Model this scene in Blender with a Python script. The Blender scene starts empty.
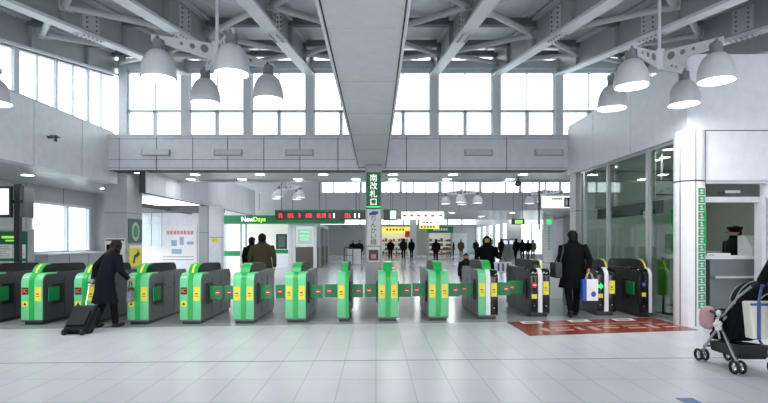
import bpy, bmesh, math, random
from math import sin, cos, pi, radians as R
from mathutils import Vector, Matrix
random.seed(7)
S = bpy.context.scene
C = S.collection
F, VX, VY, EYE = 500.0, 376.0, 241.0, 1.55          # the lens, in pixels of a 768-wide frame
def wx(px, Y): return (px - VX) * Y / F
def wz(py, Y): return EYE + (VY - py) * Y / F
ORD = ['', 'first', 'second', 'third', 'fourth', 'fifth', 'sixth', 'seventh', 'eighth', 'ninth', 'tenth']

# ---------------------------------------------------------------- materials
def lin(c):
    c = c / 255.0
    return c / 12.92 if c <= .04045 else ((c + .055) / 1.055) ** 2.4
def mat(name, rgb, rough=.5, metal=0, var=.04, scale=6, spec=.5, coat=0):
    m = bpy.data.materials.new(name); m.use_nodes = True
    nt = m.node_tree; b = nt.nodes['Principled BSDF']
    col = [lin(v) for v in rgb]
    tc = nt.nodes.new('ShaderNodeTexCoord'); n = nt.nodes.new('ShaderNodeTexNoise')
    n.inputs['Scale'].default_value = scale; n.inputs['Detail'].default_value = 3
    rp = nt.nodes.new('ShaderNodeValToRGB')
    rp.color_ramp.elements[0].position = .3; rp.color_ramp.elements[1].position = .7
    rp.color_ramp.elements[0].color = [v * (1 - var) for v in col] + [1]
    rp.color_ramp.elements[1].color = [min(1, v * (1 + var)) for v in col] + [1]
    nt.links.new(tc.outputs['Object'], n.inputs['Vector'])
    nt.links.new(n.outputs['Fac'], rp.inputs['Fac'])
    nt.links.new(rp.outputs['Color'], b.inputs['Base Color'])
    b.inputs['Roughness'].default_value = rough; b.inputs['Metallic'].default_value = metal
    b.inputs['Specular IOR Level'].default_value = spec
    b.inputs['Coat Weight'].default_value = coat
    return m
def emit(name, rgb, st):
    m = bpy.data.materials.new(name); m.use_nodes = True
    nt = m.node_tree; b = nt.nodes['Principled BSDF']
    c = [lin(v) for v in rgb] + [1]
    b.inputs['Base Color'].default_value = c
    b.inputs['Emission Color'].default_value = c; b.inputs['Emission Strength'].default_value = st
    return m
def glass(name, tint=(245, 250, 250), refl=1.0):
    m = bpy.data.materials.new(name); m.use_nodes = True
    nt = m.node_tree; nt.nodes.remove(nt.nodes['Principled BSDF'])
    o = nt.nodes['Material Output']
    t = nt.nodes.new('ShaderNodeBsdfTransparent'); t.inputs['Color'].default_value = [lin(v) for v in tint] + [1]
    g = nt.nodes.new('ShaderNodeBsdfGlossy'); g.inputs['Roughness'].default_value = .02
    f = nt.nodes.new('ShaderNodeFresnel'); f.inputs['IOR'].default_value = 1.45
    mu = nt.nodes.new('ShaderNodeMath'); mu.operation = 'MULTIPLY'; mu.inputs[1].default_value = refl
    mx = nt.nodes.new('ShaderNodeMixShader')
    ge = nt.nodes.new('ShaderNodeNewGeometry'); mp = nt.nodes.new('ShaderNodeMapRange')   # same reflection from both sides of a pane
    mp.inputs['To Min'].default_value = 1.45; mp.inputs['To Max'].default_value = 1 / 1.45
    nt.links.new(ge.outputs['Backfacing'], mp.inputs['Value']); nt.links.new(mp.outputs[0], f.inputs['IOR'])
    nt.links.new(f.outputs[0], mu.inputs[0]); nt.links.new(mu.outputs[0], mx.inputs['Fac'])
    nt.links.new(t.outputs[0], mx.inputs[1]); nt.links.new(g.outputs[0], mx.inputs[2])
    nt.links.new(mx.outputs[0], o.inputs['Surface'])
    return m
def tile_mat(name, rgb, joint, sx, sy, rough, mortar=.006, var=.03, scale=1.5, spec=.5):
    m = mat(name, rgb, rough, 0, var, scale, spec)
    nt = m.node_tree; b = nt.nodes['Principled BSDF']
    src = b.inputs['Base Color'].links[0].from_socket
    tc = [n for n in nt.nodes if n.type == 'TEX_COORD'][0]
    br = nt.nodes.new('ShaderNodeTexBrick')
    br.offset = 0; br.inputs['Scale'].default_value = 1
    br.inputs['Mortar Size'].default_value = mortar; br.inputs['Mortar Smooth'].default_value = .1
    br.inputs['Brick Width'].default_value = sx; br.inputs['Row Height'].default_value = sy
    br.inputs['Color1'].default_value = (1, 1, 1, 1); br.inputs['Color2'].default_value = (.94, .94, .95, 1)
    br.inputs['Mortar'].default_value = (joint, joint, joint, 1)
    mx = nt.nodes.new('ShaderNodeMixRGB'); mx.blend_type = 'MULTIPLY'; mx.inputs['Fac'].default_value = 1
    nt.links.new(tc.outputs['Object'], br.inputs['Vector'])
    nt.links.new(src, mx.inputs[1]); nt.links.new(br.outputs['Color'], mx.inputs[2])
    nt.links.new(mx.outputs[0], b.inputs['Base Color'])
    return m

M = {}
M['panel'] = mat('white_panel', (230, 231, 237), .4)
M['panel_grey'] = mat('grey_panel', (176, 180, 182), .45)
M['joint'] = mat('joint_dark', (70, 72, 76), .7)
M['soffit'] = mat('soffit_panel', (186, 192, 192), .3)
M['beam'] = mat('beam_underside', (218, 220, 222), .4)
M['steel'] = mat('painted_steel', (208, 211, 213), .45)
M['steel_dark'] = mat('grey_steel', (120, 124, 126), .45)
M['deck'] = mat('roof_deck', (222, 225, 228), .35, .2)
M['web'] = mat('rafter_web', (172, 177, 177), .4, .1)  # greyer than the flanges: shade on the web sides put into the colour
M['frame'] = mat('window_frame', (214, 216, 220), .4)
M['white'] = mat('white_paint', (228, 229, 232), .4)
M['lampgrey'] = mat('lamp_shade_grey', (206, 207, 210), .4)
M['black'] = mat('black_plastic', (22, 23, 25), .35)
M['blackgloss'] = mat('black_gloss', (16, 18, 18), .12)
M['cover'] = mat('gate_cover', (26, 27, 28), .42, spec=.3)
M['suit'] = mat('suitcase_black', (18, 19, 21), .55, spec=.2)
M['charcoal'] = mat('charcoal', (48, 51, 53), .5)
M['alu'] = mat('aluminium', (170, 174, 176), .35, .6)
M['chrome'] = mat('chrome', (205, 208, 210), .2, .9)
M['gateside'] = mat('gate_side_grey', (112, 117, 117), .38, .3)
M['gatemid'] = mat('gate_side_mid_grey', (78, 82, 82), .38, .3)  # darker grey for the sides of the leftmost gates
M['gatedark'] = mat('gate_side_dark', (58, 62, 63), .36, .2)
M['ltgreen'] = mat('gate_light_green', (112, 204, 146), .35)
M['green'] = mat('gate_green', (28, 168, 74), .35)
M['flap'] = mat('flap_green', (14, 136, 76), .4)
M['tilegreen'] = mat('tile_green', (40, 150, 98), .5)
M['signgreen'] = mat('sign_green', (8, 110, 66), .45)
M['yellow'] = mat('sticker_yellow', (236, 222, 70), .5)
M['red'] = mat('sign_red', (205, 52, 48), .5)
M['orange'] = mat('ic_orange', (232, 92, 52), .5)
M['redmat'] = mat('floor_red', (142, 62, 48), .25, 0, .12, 5)
M['redlight'] = mat('floor_red_light', (196, 160, 148), .25, 0, .1, 8)
M['blue'] = mat('bag_blue', (36, 84, 176), .5)
M['bluegrey'] = mat('strap_blue', (72, 96, 160), .6)
M['navy'] = mat('navy_cloth', (16, 18, 27), .9, spec=.15)
M['coatblack'] = mat('black_cloth', (9, 10, 12), .9, spec=.15)
M['coatgrey'] = mat('charcoal_cloth', (30, 32, 35), .9, spec=.15)
M['olive'] = mat('olive_cloth', (70, 65, 48), .9, spec=.15)
M['tan'] = mat('tan_cloth', (126, 112, 86), .85)
M['trouser'] = mat('dark_trousers', (17, 17, 20), .9, spec=.15)
M['jeans'] = mat('jeans', (48, 56, 74), .85)
M['skin'] = mat('skin', (206, 160, 134), .55)
M['hair'] = mat('black_hair', (15, 12, 12), .6, spec=.2)
M['hairbrown'] = mat('brown_hair', (30, 20, 16), .6, spec=.2)
M['shoe'] = mat('shoe_black', (18, 18, 20), .4)
M['lip'] = mat('lip', (160, 80, 78), .5)
M['cream'] = mat('cream_canvas', (222, 218, 204), .7)
M['pink'] = mat('pink_cloth', (196, 152, 160), .8)
M['brownwall'] = mat('brown_wainscot', (88, 82, 74), .6)
M['paper'] = mat('paper_white', (232, 232, 230), .6)
M['paleblue'] = mat('pale_print', (150, 170, 200), .6)
M['pinkprint'] = mat('pink_print', (214, 140, 146), .6)
M['teal'] = mat('poster_teal', (70, 104, 96), .5)
M['blind'] = mat('white_blind', (206, 208, 196), .7)
M['rubber'] = mat('rubber', (26, 26, 27), .7)
M['plant'] = mat('bright_green', (110, 180, 60), .6)
M['counter'] = mat('counter_grey', (190, 192, 190), .4)
M['bluemark'] = mat('floor_marker_blue', (74, 108, 156), .5)
M['glass'] = glass('window_glass')
M['oglass'] = glass('office_glass', (220, 231, 225), 1.3)
M['led'] = emit('led_red', (255, 50, 50), 1.6)
M['ledgreen'] = emit('led_green', (60, 220, 120), 1.2)
M['lamp'] = emit('lamp_glow', (255, 255, 252), 6)
M['down'] = emit('downlight_glow', (255, 255, 250), 3)
M['lit'] = emit('lit_sign', (250, 248, 236), .85)
M['lityellow'] = emit('lit_yellow', (236, 226, 96), .7)
M['litshop'] = emit('shop_wall_glow', (236, 236, 226), .3)  # wall glows by itself, standing in for the shop lighting
M['screen'] = emit('screen_pale', (224, 228, 244), .85)
M['litgreen'] = emit('lit_green', (150, 214, 90), .8)
M['letter'] = emit('lit_letters', (244, 250, 236), 1.0)
M['lettergreen'] = emit('lit_letters_green', (170, 230, 90), .9)
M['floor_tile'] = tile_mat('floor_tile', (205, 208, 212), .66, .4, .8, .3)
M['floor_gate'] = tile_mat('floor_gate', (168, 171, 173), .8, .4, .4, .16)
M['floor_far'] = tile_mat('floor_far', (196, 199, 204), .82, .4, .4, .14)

# ---------------------------------------------------------------- mesh building
class MB:
    def __init__(s): s.bm = bmesh.new(); s.mi = 0
    def _f(s, vs):
        try:
            f = s.bm.faces.new(vs); f.material_index = s.mi; return f
        except ValueError: return None
    def box(s, x0, x1, y0, y1, z0, z1, mtx=None):
        if x0 > x1: x0, x1 = x1, x0
        if y0 > y1: y0, y1 = y1, y0
        if z0 > z1: z0, z1 = z1, z0
        p = [Vector(q) for q in ((x0,y0,z0),(x1,y0,z0),(x1,y1,z0),(x0,y1,z0),(x0,y0,z1),(x1,y0,z1),(x1,y1,z1),(x0,y1,z1))]
        if mtx: p = [mtx @ q for q in p]
        v = [s.bm.verts.new(q) for q in p]
        for f in ((3,2,1,0),(4,5,6,7),(0,1,5,4),(1,2,6,5),(2,3,7,6),(3,0,4,7)): s._f([v[i] for i in f])
        return s
    def prism(s, poly, a, b, axis='x', mtx=None):
        # poly: list of 2D points, counter-clockwise; extruded from a to b along axis
        def mk(p, t):
            if axis == 'x': q = Vector((t, p[0], p[1]))
            elif axis == 'y': q = Vector((p[0], t, p[1]))
            else: q = Vector((p[0], p[1], t))
            return mtx @ q if mtx else q
        A = [s.bm.verts.new(mk(p, a)) for p in poly]; B = [s.bm.verts.new(mk(p, b)) for p in poly]
        n = len(poly)
        s._f(A[::-1]); s._f(B)
        for i in range(n): s._f([A[i], A[(i+1) % n], B[(i+1) % n], B[i]])
        return s
    def rings(s, rings, cap=True):
        V = [[s.bm.verts.new(p) for p in r] for r in rings]
        n = len(V[0])
        for a, b in zip(V, V[1:]):
            for i in range(n): s._f([a[i], a[(i+1) % n], b[(i+1) % n], b[i]])
        if cap: s._f(V[0][::-1]); s._f(V[-1])
        return s
    def tube(s, path, r, seg=10, cap=True, flat=1.0):
        path = [Vector(p) for p in path]
        rad = r if isinstance(r, (list, tuple)) else [r] * len(path)
        rs = []; up = None
        for i, p in enumerate(path):
            d = ((path[i+1] if i+1 < len(path) else p) - (path[i-1] if i else p)).normalized()
            if up is None: up = Vector((0, 0, 1)) if abs(d.z) < .9 else Vector((0, 1, 0))
            a = d.cross(up)
            if a.length < 1e-4: a = d.cross(Vector((1, 0, 0)))
            a.normalize(); b = a.cross(d).normalized(); up = b
            rs.append([p + (a * cos(t) + b * sin(t) * flat) * rad[i] for t in (2 * pi * k / seg for k in range(seg))])
        return s.rings(rs, cap)
    def cyl(s, p0, p1, r, seg=12): return s.tube([p0, p1], r, seg)
    def lathe(s, prof, c=(0, 0, 0), seg=20, cap=False):
        c = Vector(c)
        return s.rings([[c + Vector((r * cos(t), r * sin(t), z)) for t in (2 * pi * k / seg for k in range(seg))] for r, z in prof], cap)
    def ell(s, c, rx, ry, rz, seg=14, rn=8, mtx=None, z0=-1, z1=1):
        c = Vector(c); rs = []
        a0, a1 = math.asin(z0), math.asin(z1)
        for i in range(rn + 1):
            a = a0 + (a1 - a0) * i / rn
            k = max(cos(a), .02)
            ring = []
            for j in range(seg):
                t = 2 * pi * j / seg
                q = Vector((rx * k * cos(t), ry * k * sin(t), rz * sin(a)))
                ring.append(c + (mtx @ q if mtx else q))
            rs.append(ring)
        return s.rings(rs)
    def add(s, me, mtx=None):
        t = bmesh.new(); t.from_mesh(me)
        if mtx: bmesh.ops.transform(t, matrix=mtx, verts=t.verts)
        mp = {}
        for v in t.verts: mp[v] = s.bm.verts.new(v.co)
        for f in t.faces: s._f([mp[v] for v in f.verts])
        t.free(); return s
    def build(s, name, m, parent=None, smooth=False, bevel=0):
        bmesh.ops.recalc_face_normals(s.bm, faces=s.bm.faces)
        if bevel:
            es = [e for e in s.bm.edges if len(e.link_faces) == 2 and e.calc_face_angle(0) > .6]
            bmesh.ops.bevel(s.bm, geom=es, offset=bevel, segments=2, profile=.6, affect='EDGES', clamp_overlap=True)
        me = bpy.data.meshes.new(name); s.bm.to_mesh(me); s.bm.free()
        for q in (m if isinstance(m, list) else [m]): me.materials.append(q)
        if smooth:
            for p in me.polygons: p.use_smooth = True
            try: me.set_sharp_from_angle(angle=R(42))
            except Exception: pass
        o = bpy.data.objects.new(name, me); C.objects.link(o)
        if parent: o.parent = parent
        return o
def mb(): return MB()
def bx(*a, **k): return MB().box(*a, **k)

def tag(o, label, cat, group=None):
    o['label'] = label; o['category'] = cat
    if group: o['group'] = group
    return o
def thing(name, label, cat, loc=(0, 0, 0), rz=0, group=None):
    o = bpy.data.objects.new(name, None); C.objects.link(o)
    o.empty_display_size = .1
    o.location = loc; o.rotation_euler = (0, 0, rz)
    return tag(o, label, cat, group)
def kids(o): return [c for c in C.objects if c.parent == o]
def settle(root):
    """put the root's origin at the base of what it carries (everything was authored in world space)"""
    al = []; st = [root]
    while st:
        o = st.pop(); al.append(o); st += list(o.children)
    ms = [o for o in al if o.type == 'MESH']
    vs = [v.co for o in ms for v in o.data.vertices]
    c = Vector(((min(v.x for v in vs) + max(v.x for v in vs)) / 2, (min(v.y for v in vs) + max(v.y for v in vs)) / 2, min(v.z for v in vs)))
    for me in {o.data for o in ms}: me.transform(Matrix.Translation(-c))
    root.location = c
    return root
def struct(o):
    o['kind'] = 'structure'; return o
def text_mesh(body, size, bold=0):
    cu = bpy.data.curves.new('t', 'FONT'); cu.body = body; cu.size = size; cu.extrude = .0015 ; cu.offset = bold
    cu.align_x = 'CENTER'; cu.align_y = 'CENTER'; cu.resolution_u = 3
    ob = bpy.data.objects.new('t', cu); C.objects.link(ob)
    dg = bpy.context.evaluated_depsgraph_get(); dg.update()
    me = bpy.data.meshes.new_from_object(ob.evaluated_get(dg))
    bpy.data.objects.remove(ob); bpy.data.curves.remove(cu)
    return me
FRONT = Matrix.Rotation(R(90), 4, 'X')               # text facing the entrance side (-Y)
def text(body, size, loc, m, parent, name='lettering', rz=0, bold=0):
    me = text_mesh(body, size, bold)
    me.transform(Matrix.Translation(loc) @ Matrix.Rotation(rz, 4, 'Z') @ FRONT)
    me.materials.clear(); me.materials.append(m); me.name = name
    o = bpy.data.objects.new(name, me); C.objects.link(o); o.parent = parent
    return o
def copy_tree(o, parent=None):
    c = o.copy(); C.objects.link(c)
    if parent: c.parent = parent
    for ch in list(o.children): copy_tree(ch, c)
    return c
def arc(cy, cz, r, a0, a1, n=8):
    return [(cy + r * cos(R(a0 + (a1 - a0) * i / n)), cz + r * sin(R(a0 + (a1 - a0) * i / n))) for i in range(n + 1)]

# ================================================================ THE SETTING
XL, XR, YB, YW, YO = -7.93, 5.70, 14.80, 15.30, 9.10
SL = .178
def zb(Y): return 6.6 - SL * (15.3 - Y)              # underside of the rafters

f = mb()
def fy(x): return 9.36 + .09 * x                       # where the near tiles end: the line runs a little askew
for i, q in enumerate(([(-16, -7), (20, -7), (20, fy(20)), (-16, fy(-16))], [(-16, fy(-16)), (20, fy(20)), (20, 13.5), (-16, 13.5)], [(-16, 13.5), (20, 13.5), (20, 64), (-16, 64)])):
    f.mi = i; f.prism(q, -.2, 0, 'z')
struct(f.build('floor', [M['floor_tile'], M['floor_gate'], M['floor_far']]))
f = mb()
for y in (4.3, 6.5): f.prism([(-12, y - .008 - .4), (9.5, y - .008 + .3), (9.5, y + .008 + .3), (-12, y + .008 - .4)], 0, .0015, 'z')
struct(f.build('trim_1', M['joint']))

# roof deck with ribs, its rafters, purlins and braces
f = mb(); y0, y1 = 2.2, 15.7
f.prism([(y0, zb(y0) + .76), (y1, zb(y1) + .76), (y1, zb(y1) + .9), (y0, zb(y0) + .9)], -9, 11.5)
for i in range(24):
    x = -8.6 + i * .85
    f.prism([(y0, zb(y0) + .735), (y1, zb(y1) + .735), (y1, zb(y1) + .765), (y0, zb(y0) + .765)], x, x + .03)
f.box(-9, 11.5, -7, 2.2, zb(2.2) + .76, zb(2.2) + .9)  # unseen flat roof behind the camera, added to keep daylight off the floor
struct(f.build('ceiling', M['deck']))
RX = [-.12 + 1.9 * k for k in range(-4, 6)]
def slab(mbx, x0, x1, y0, y1, dz0, dz1):
    mbx.prism([(y0, zb(y0) + dz0), (y1, zb(y1) + dz0), (y1, zb(y1) + dz1), (y0, zb(y0) + dz1)], x0, x1)
for i, x in enumerate(RX):
    if i == 0: x = -7.98
    e = bpy.data.objects.new('roof_rafter', None); C.objects.link(e); struct(e)
    f = mb(); slab(f, x - .025, x + .025, 2.4, 15.2, .06, .66)
    for y in (4.7, 6.95, 9.2, 11.45, 13.7): f.box(x - .11, x + .11, y - .015, y + .015, zb(y) + .06, zb(y) + .66)
    f.build('web', M['web'], e)
    f = mb(); slab(f, x - .13, x + .13, 2.4, 15.25, 0, .06); f.build('bottom_flange', M['white'], e)
    f = mb(); slab(f, x - .13, x + .13, 2.4, 15.2, .66, .73); f.build('top_flange', M['steel'], e)
    f = mb()
    slab(f, x - .045, x + .045, 9.85, 10.45, .12, .6); slab(f, x - .11, x + .11, 9.75, 10.55, -.018, .0)
    f.build('splice_plate', M['steel'], e)
    f = mb()
    for i in range(2):
        for j in range(5):
            y = 9.98 + i * .34; z = zb(y) + .17 + j * .095
            f.cyl((x - .065, y, z), (x + .065, y, z), .02, 6)
    for i in range(5):
        for s in (-1, 1):
            y = 9.85 + i * .15; f.cyl((x + s * .07, y, zb(y) - .035), (x + s * .07, y, zb(y)), .018, 6)
    f.build('bolts', M['steel_dark'], e)
for y in (4.7, 6.95, 9.2, 11.45, 13.7, 15.1):
    struct(bx(-8.6, 11.2, y - .07, y + .07, zb(y) + .56, zb(y) + .72).build('purlin', M['steel_dark']))
for i, x in enumerate(RX[:-1]):
    A = [4.7, 9.2, 13.7] if i % 2 else [6.95, 11.45, 15.0]
    B = [6.95, 11.45, 15.0] if i % 2 else [4.7, 9.2, 13.7]
    n = sorted([(y, 0) for y in A] + [(y, 1) for y in B])
    for (ya, sa), (yb_, sb) in zip(n, n[1:]):
        p = Vector((x + .08 if sa == 0 else x + 1.82, ya, zb(ya) + .36)); q = Vector((x + .08 if sb == 0 else x + 1.82, yb_, zb(yb_) + .36))
        t = mb(); t.cyl(p, q, .065, 12)
        d = (q - p).normalized()
        for w, g in ((p, -1), (q, 1)):
            t.prism([(-.1, -.09), (.16, -.09), (.22, 0), (.16, .09), (-.1, .09)], -.012, .012, 'y',
                    Matrix.Translation(w) @ (-d * g).to_track_quat('X', 'Z').to_matrix().to_4x4())
        struct(t.build('brace_tube', M['steel'], smooth=True))

# clerestory along the back
zs, zt, ztr = 4.70, 6.74, 5.53
nw = 0
def window(name_i, frame, pane):
    fr = struct(frame.build('window_%d' % name_i, M['frame'])); pane.build('pane', M['glass'], fr); return fr
for i, x in enumerate(RX):
    struct(bx(x - .12, x + .12, YW - .1, YW + .16, 4.4, zb(15.3) + .7).build('trim_%d' % (10 + i), M['steel']))
    if i < len(RX) - 1:
        a, b = x + .12, x + 1.78; nw += 1; mid = (a + b) / 2
        f = mb()
        for (p, q, r, s_) in ((a, b, zs - .02, zs + .06), (a, b, zt - .04, zt + .06), (a, b, ztr - .035, ztr + .035)):
            f.box(p, q, YW, YW + .1, r, s_)
        f.box(mid - .015, mid + .015, YW + .01, YW + .09, ztr, zt)
        f.box(mid - .055, mid + .055, YW, YW + .1, zs, ztr)
        for p in (a, b - .03): f.box(p, p + .03, YW, YW + .1, zs, zt)
        window(nw, f, bx(a, b, YW + .045, YW + .055, zs, zt))
struct(bx(-8.1, 11.5, YW - .12, YW + .2, zt + .06, zt + .3).build('trim_2', M['steel']))
# clerestory along the left side
LY = [6.0, 7.35, 8.4, 9.75, 11.1, 12.5, 13.9, 15.2]
for i, (a, b) in enumerate(zip(LY, LY[1:])):
    nw += 1; f = mb(); X0, X1 = XL - .10, XL - .05
    f.prism([(a, 4.78), (b, 4.78), (b, 4.86), (a, 4.86)], X0, X1)
    f.prism([(a, zb(a) - .05), (b, zb(b) - .05), (b, zb(b)), (a, zb(a))], X0, X1)
    w = .08 if i == 4 else .03
    f.prism([(a - w, 4.78), (a + w, 4.78), (a + w, zb(a)), (a - w, zb(a))], X0 - .02, X1 + .01)
    m_ = (a + b) / 2
    f.prism([(m_ - .012, 4.78), (m_ + .012, 4.78), (m_ + .012, zb(m_)), (m_ - .012, zb(m_))], X0, X1)
    g = mb(); g.prism([(a, 4.8), (b, 4.8), (b, zb(b)), (a, zb(a))], XL - .075, XL - .065)
    window(nw, f, g)
struct(mb().prism([(2.4, zb(2.4) - .02), (15.3, zb(15.3) - .02), (15.3, zb(15.3) + .76), (2.4, zb(2.4) + .76)], XL - .3, XL - .05).build('trim_3', M['steel']))
# clerestory far right, over the office roof
for i, (a, b) in enumerate(((4.0, 7.8), (7.8, 11.6), (11.6, 15.3))):
    nw += 1; f = mb()
    f.prism([(a, 4.2), (b, 4.2), (b, 4.3), (a, 4.3)], 11.3, 11.4); f.prism([(a, zb(a) - .1), (b, zb(b) - .1), (b, zb(b) + .8), (a, zb(a) + .8)], 11.3, 11.4)
    f.box(11.28, 11.42, a - .06, a + .06, 4.2, zb(a))
    g = mb(); g.prism([(a, 4.2), (b, 4.2), (b, zb(b)), (a, zb(a))], 11.34, 11.35); window(nw, f, g)
struct(bx(11.25, 11.45, -7, 15.3, 0, 4.2).build('unseen_wall_right', M['panel']))  # out of view, added to close the right side against daylight

# back fascia (front of the bridge over the gates) with panel joints
f = bx(XL - .02, XR, YB, YB + .5, 3.64, 4.64)
b_ = f.build('wall_back', M['joint']); struct(b_)
f = mb(); g = .012
xs = [XL + .0 + .34] + [wx(p, YB) for p in (157, 193, 228, 264, 300, 338)] + [-.1]
xs = [XL] + xs
for a, b in zip(xs, xs[1:]):
    for z0, z1 in ((3.64, 3.71), (3.71, 3.955), (3.955, 4.57), (4.57, 4.66)):
        f.box(a + g, b - g, YB - .03, YB + .02, z0 + g * .6, z1 - g * .6)
xs = [-.1, wx(406.5, YB), wx(440, YB), wx(506.5, YB), XR]
for a, b in zip(xs, xs[1:]):
    for z0, z1 in ((3.64, 3.71), (3.71, 4.57), (4.57, 4.66)):
        f.box(a + g, b - g, YB - .03, YB + .02, z0 + g * .6, z1 - g * .6)
f.build('panels', M['panel'], b_)
struct(bx(XL, XR, YB - .03, YW + .3, 4.64, 4.70).build('trim_4', M['white']))
YS = 17.4
struct(bx(XL, XR + 4, YB + .01, YS, 3.66, 3.9).build('ceiling_bridge', M['soffit']))
struct(bx(XL, XR + 4, YS - .08, YS + .1, 3.6, 4.6).build('trim_5', M['panel_grey']))
# left fascia, its lower ceiling, outer wall with the low window
f = bx(XL - .3, XL, -7, YW, 3.31, 4.8); b_ = struct(f.build('wall_left', M['joint']))  # fascia and aisle wall run on unseen behind the camera to cut daylight
f = mb(); ys = [-7, -4, -1.5, .5, 2.5, 4.6, 6.7, 8.8, 11.55, 13.45, 15.3]
for a, b in zip(ys, ys[1:]): f.box(XL - .32, XL + .03, a + g, b - g, 3.29, 4.79)
f.build('panels', M['panel'], b_)
struct(bx(-10.6, XL - .33, -7, 19.2, 3.3, 3.5).build('ceiling_aisle', M['soffit']))
WL = -10.5
f = bx(WL - .2, WL, -7, 15.2, 0, 3.3); f.box(WL - .2, WL, 18.4, 18.95, 0, 3.3); f.box(WL - .2, WL, 15.2, 18.4, 2.78, 3.3); f.box(WL - .2, WL, 15.2, 18.4, 0, 1.15)
f.box(WL - .02, WL + .55, 18.75, 18.95, 0, 3.3)
o = struct(f.build('wall_aisle', M['panel_grey']))
f = mb()
for y in (4.2, 6, 7.8, 9.6, 11.4, 13.2, 15.0, 16.8): f.box(WL - .01, WL + .004, y - .01, y + .01, 2.78 if y > 15.1 else 0, 3.3)
f.build('joints', M['joint'], o)
nw += 1; f = mb()
for z in (1.15, 2.72): f.box(WL - .14, WL + .03, 15.2, 18.4, z, z + .08)
for y in (15.2, 17.0, 18.3): f.box(WL - .14, WL, y, y + .1, 1.15, 2.78)
window(nw, f, bx(WL - .09, WL - .08, 15.2, 18.4, 1.15, 2.78))
f = bx(WL, WL + .5, 15.25, 18.6, 0, 1.12); o = struct(f.build('window_sill', M['panel_grey'], bevel=.01))
f = mb(); f.box(WL, WL + .54, 15.2, 18.62, 1.12, 1.17); f.build('sill_top', M['white'], o)
f = mb()
for y in (16.3, 17.4): f.box(WL + .495, WL + .505, y - .01, y + .01, 0, 1.12)
f.build('joints', M['joint'], o)

# square column at the left, clad in panels
def clad_column(name, x0, x1, y0, y1, z1, zj, m):
    o = struct(bx(x0 + .015, x1 - .015, y0 + .015, y1 - .015, 0, z1).build(name, M['joint']))
    f = mb(); zz = [0.02] + zj + [z1]
    for a, b in zip(zz, zz[1:]):
        f.box(x0, x1, y0, y0 + .05, a + .008, b - .008); f.box(x1 - .05, x1, y0 + .056, y1 - .056, a + .008, b - .008)
        f.box(x0, x0 + .05, y0 + .056, y1 - .056, a + .008, b - .008); f.box(x0, x1, y1 - .05, y1, a + .008, b - .008)
    f.build('panels', m, o); return o
clad_column('column_left', -8.38, -7.67, 15.4, 16.4, 3.66, [1.2, 2.42], M['panel_grey'])
# central column and the long boxed beam that runs to it
clad_column('column_centre', -.30, .16, 14.2, 14.66, 3.72, [], M['panel_grey'])
f = bx(-.516, .286, 2.3, YB - .05, 3.72, 5.0); o = struct(f.build('beam_centre', M['beam']))
f = mb()
for x in (-.546, .286): f.box(x, x + .03, 2.3, YB - .05, 3.69, 4.2)
f.box(-.546, .316, YB - .5, YB - .47, 3.69, 3.725)
f.build('edge_trim', M['white'], o)
f = mb()
for y in (3.4, 5.1, 6.8, 8.5, 10.2, 11.9, 13.6): f.box(-.516, .286, y - .003, y + .004, 3.716, 3.722)
f.build('panel_joints', M['panel_grey'], o); f = mb()
for x in (-.508, .278): f.box(x - .008, x + .008, 2.3, YB - .05, 3.714, 3.722)
f.build('joints', M['joint'], o)
# hangers that hold the boxed beam to the rafters
struct(bx(-.3, .1, 2.4, 14.7, 5.0, 5.15).build('trim_6', M['steel']))

# ---------------------------------------------------------------- the station office at the right
f = mb()
f.box(XR, 9.6, YO, YO + .2, 2.66, 4.86)                       # wall over the counter window
f.box(7.14, 9.6, YO, YO + .2, 0, 2.66)
o = struct(f.build('wall_office_front', M['panel']))
f = mb(); f.box(XR, 9.6, YO - .006, YO, 3.555, 3.57); f.build('joints', M['joint'], o)
f = bx(XR, XR + .2, YO + .2, YB, 3.5, 4.86); o = struct(f.build('wall_office_side', M['joint']))
f = mb(); ys = [YO + .0, 11.13, 13.07, YB]
for a, b in zip(ys, ys[1:]): f.box(XR - .03, XR + .22, a + .008, b - .008, 3.49, 4.87)
f.build('panels', M['panel'], o)
struct(bx(XR, 9.6, YO, YB, 4.86, 4.95).build('roof_office', M['panel']))
struct(bx(XR + .2, 9.6, YO + .2, YB, 3.5, 3.6).build('ceiling_office', M['soffit']))
struct(bx(9.5, 9.7, YO + .2, YB, 0, 3.6).build('wall_office_inner', mat('office_wall', (140, 146, 138), .6)))
struct(bx(XR + .2, 9.6, YB - .1, YB, 0, 3.6).build('wall_office_rear', M['panel_grey']))
# round corner column
cx, cy = 5.76, 9.2
f = mb(); f.lathe([(.25, 0), (.25, 3.55)], (cx, cy, 0), 28, True)
for a in (200, 250, 290, 330):
    pass
o = struct(f.build('column_corner', M['white'], smooth=True))
f = mb()
for a in (205, 262, 318):
    p = Vector((cx + .25 * cos(R(a)), cy + .25 * sin(R(a)), 0)); f.box(-.006, .006, -.008, .004, .02, 3.55, Matrix.Translation(p) @ Matrix.Rotation(R(a + 90), 4, 'Z'))
f.lathe([(.252, 2.62), (.253, 2.635), (.252, 2.65)], (cx, cy, 0), 28)
f.build('joints', M['joint'], o)
clad_column('column_office', 5.62, 5.92, 14.05, 14.5, 3.5, [2.4], M['panel_grey'])
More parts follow.
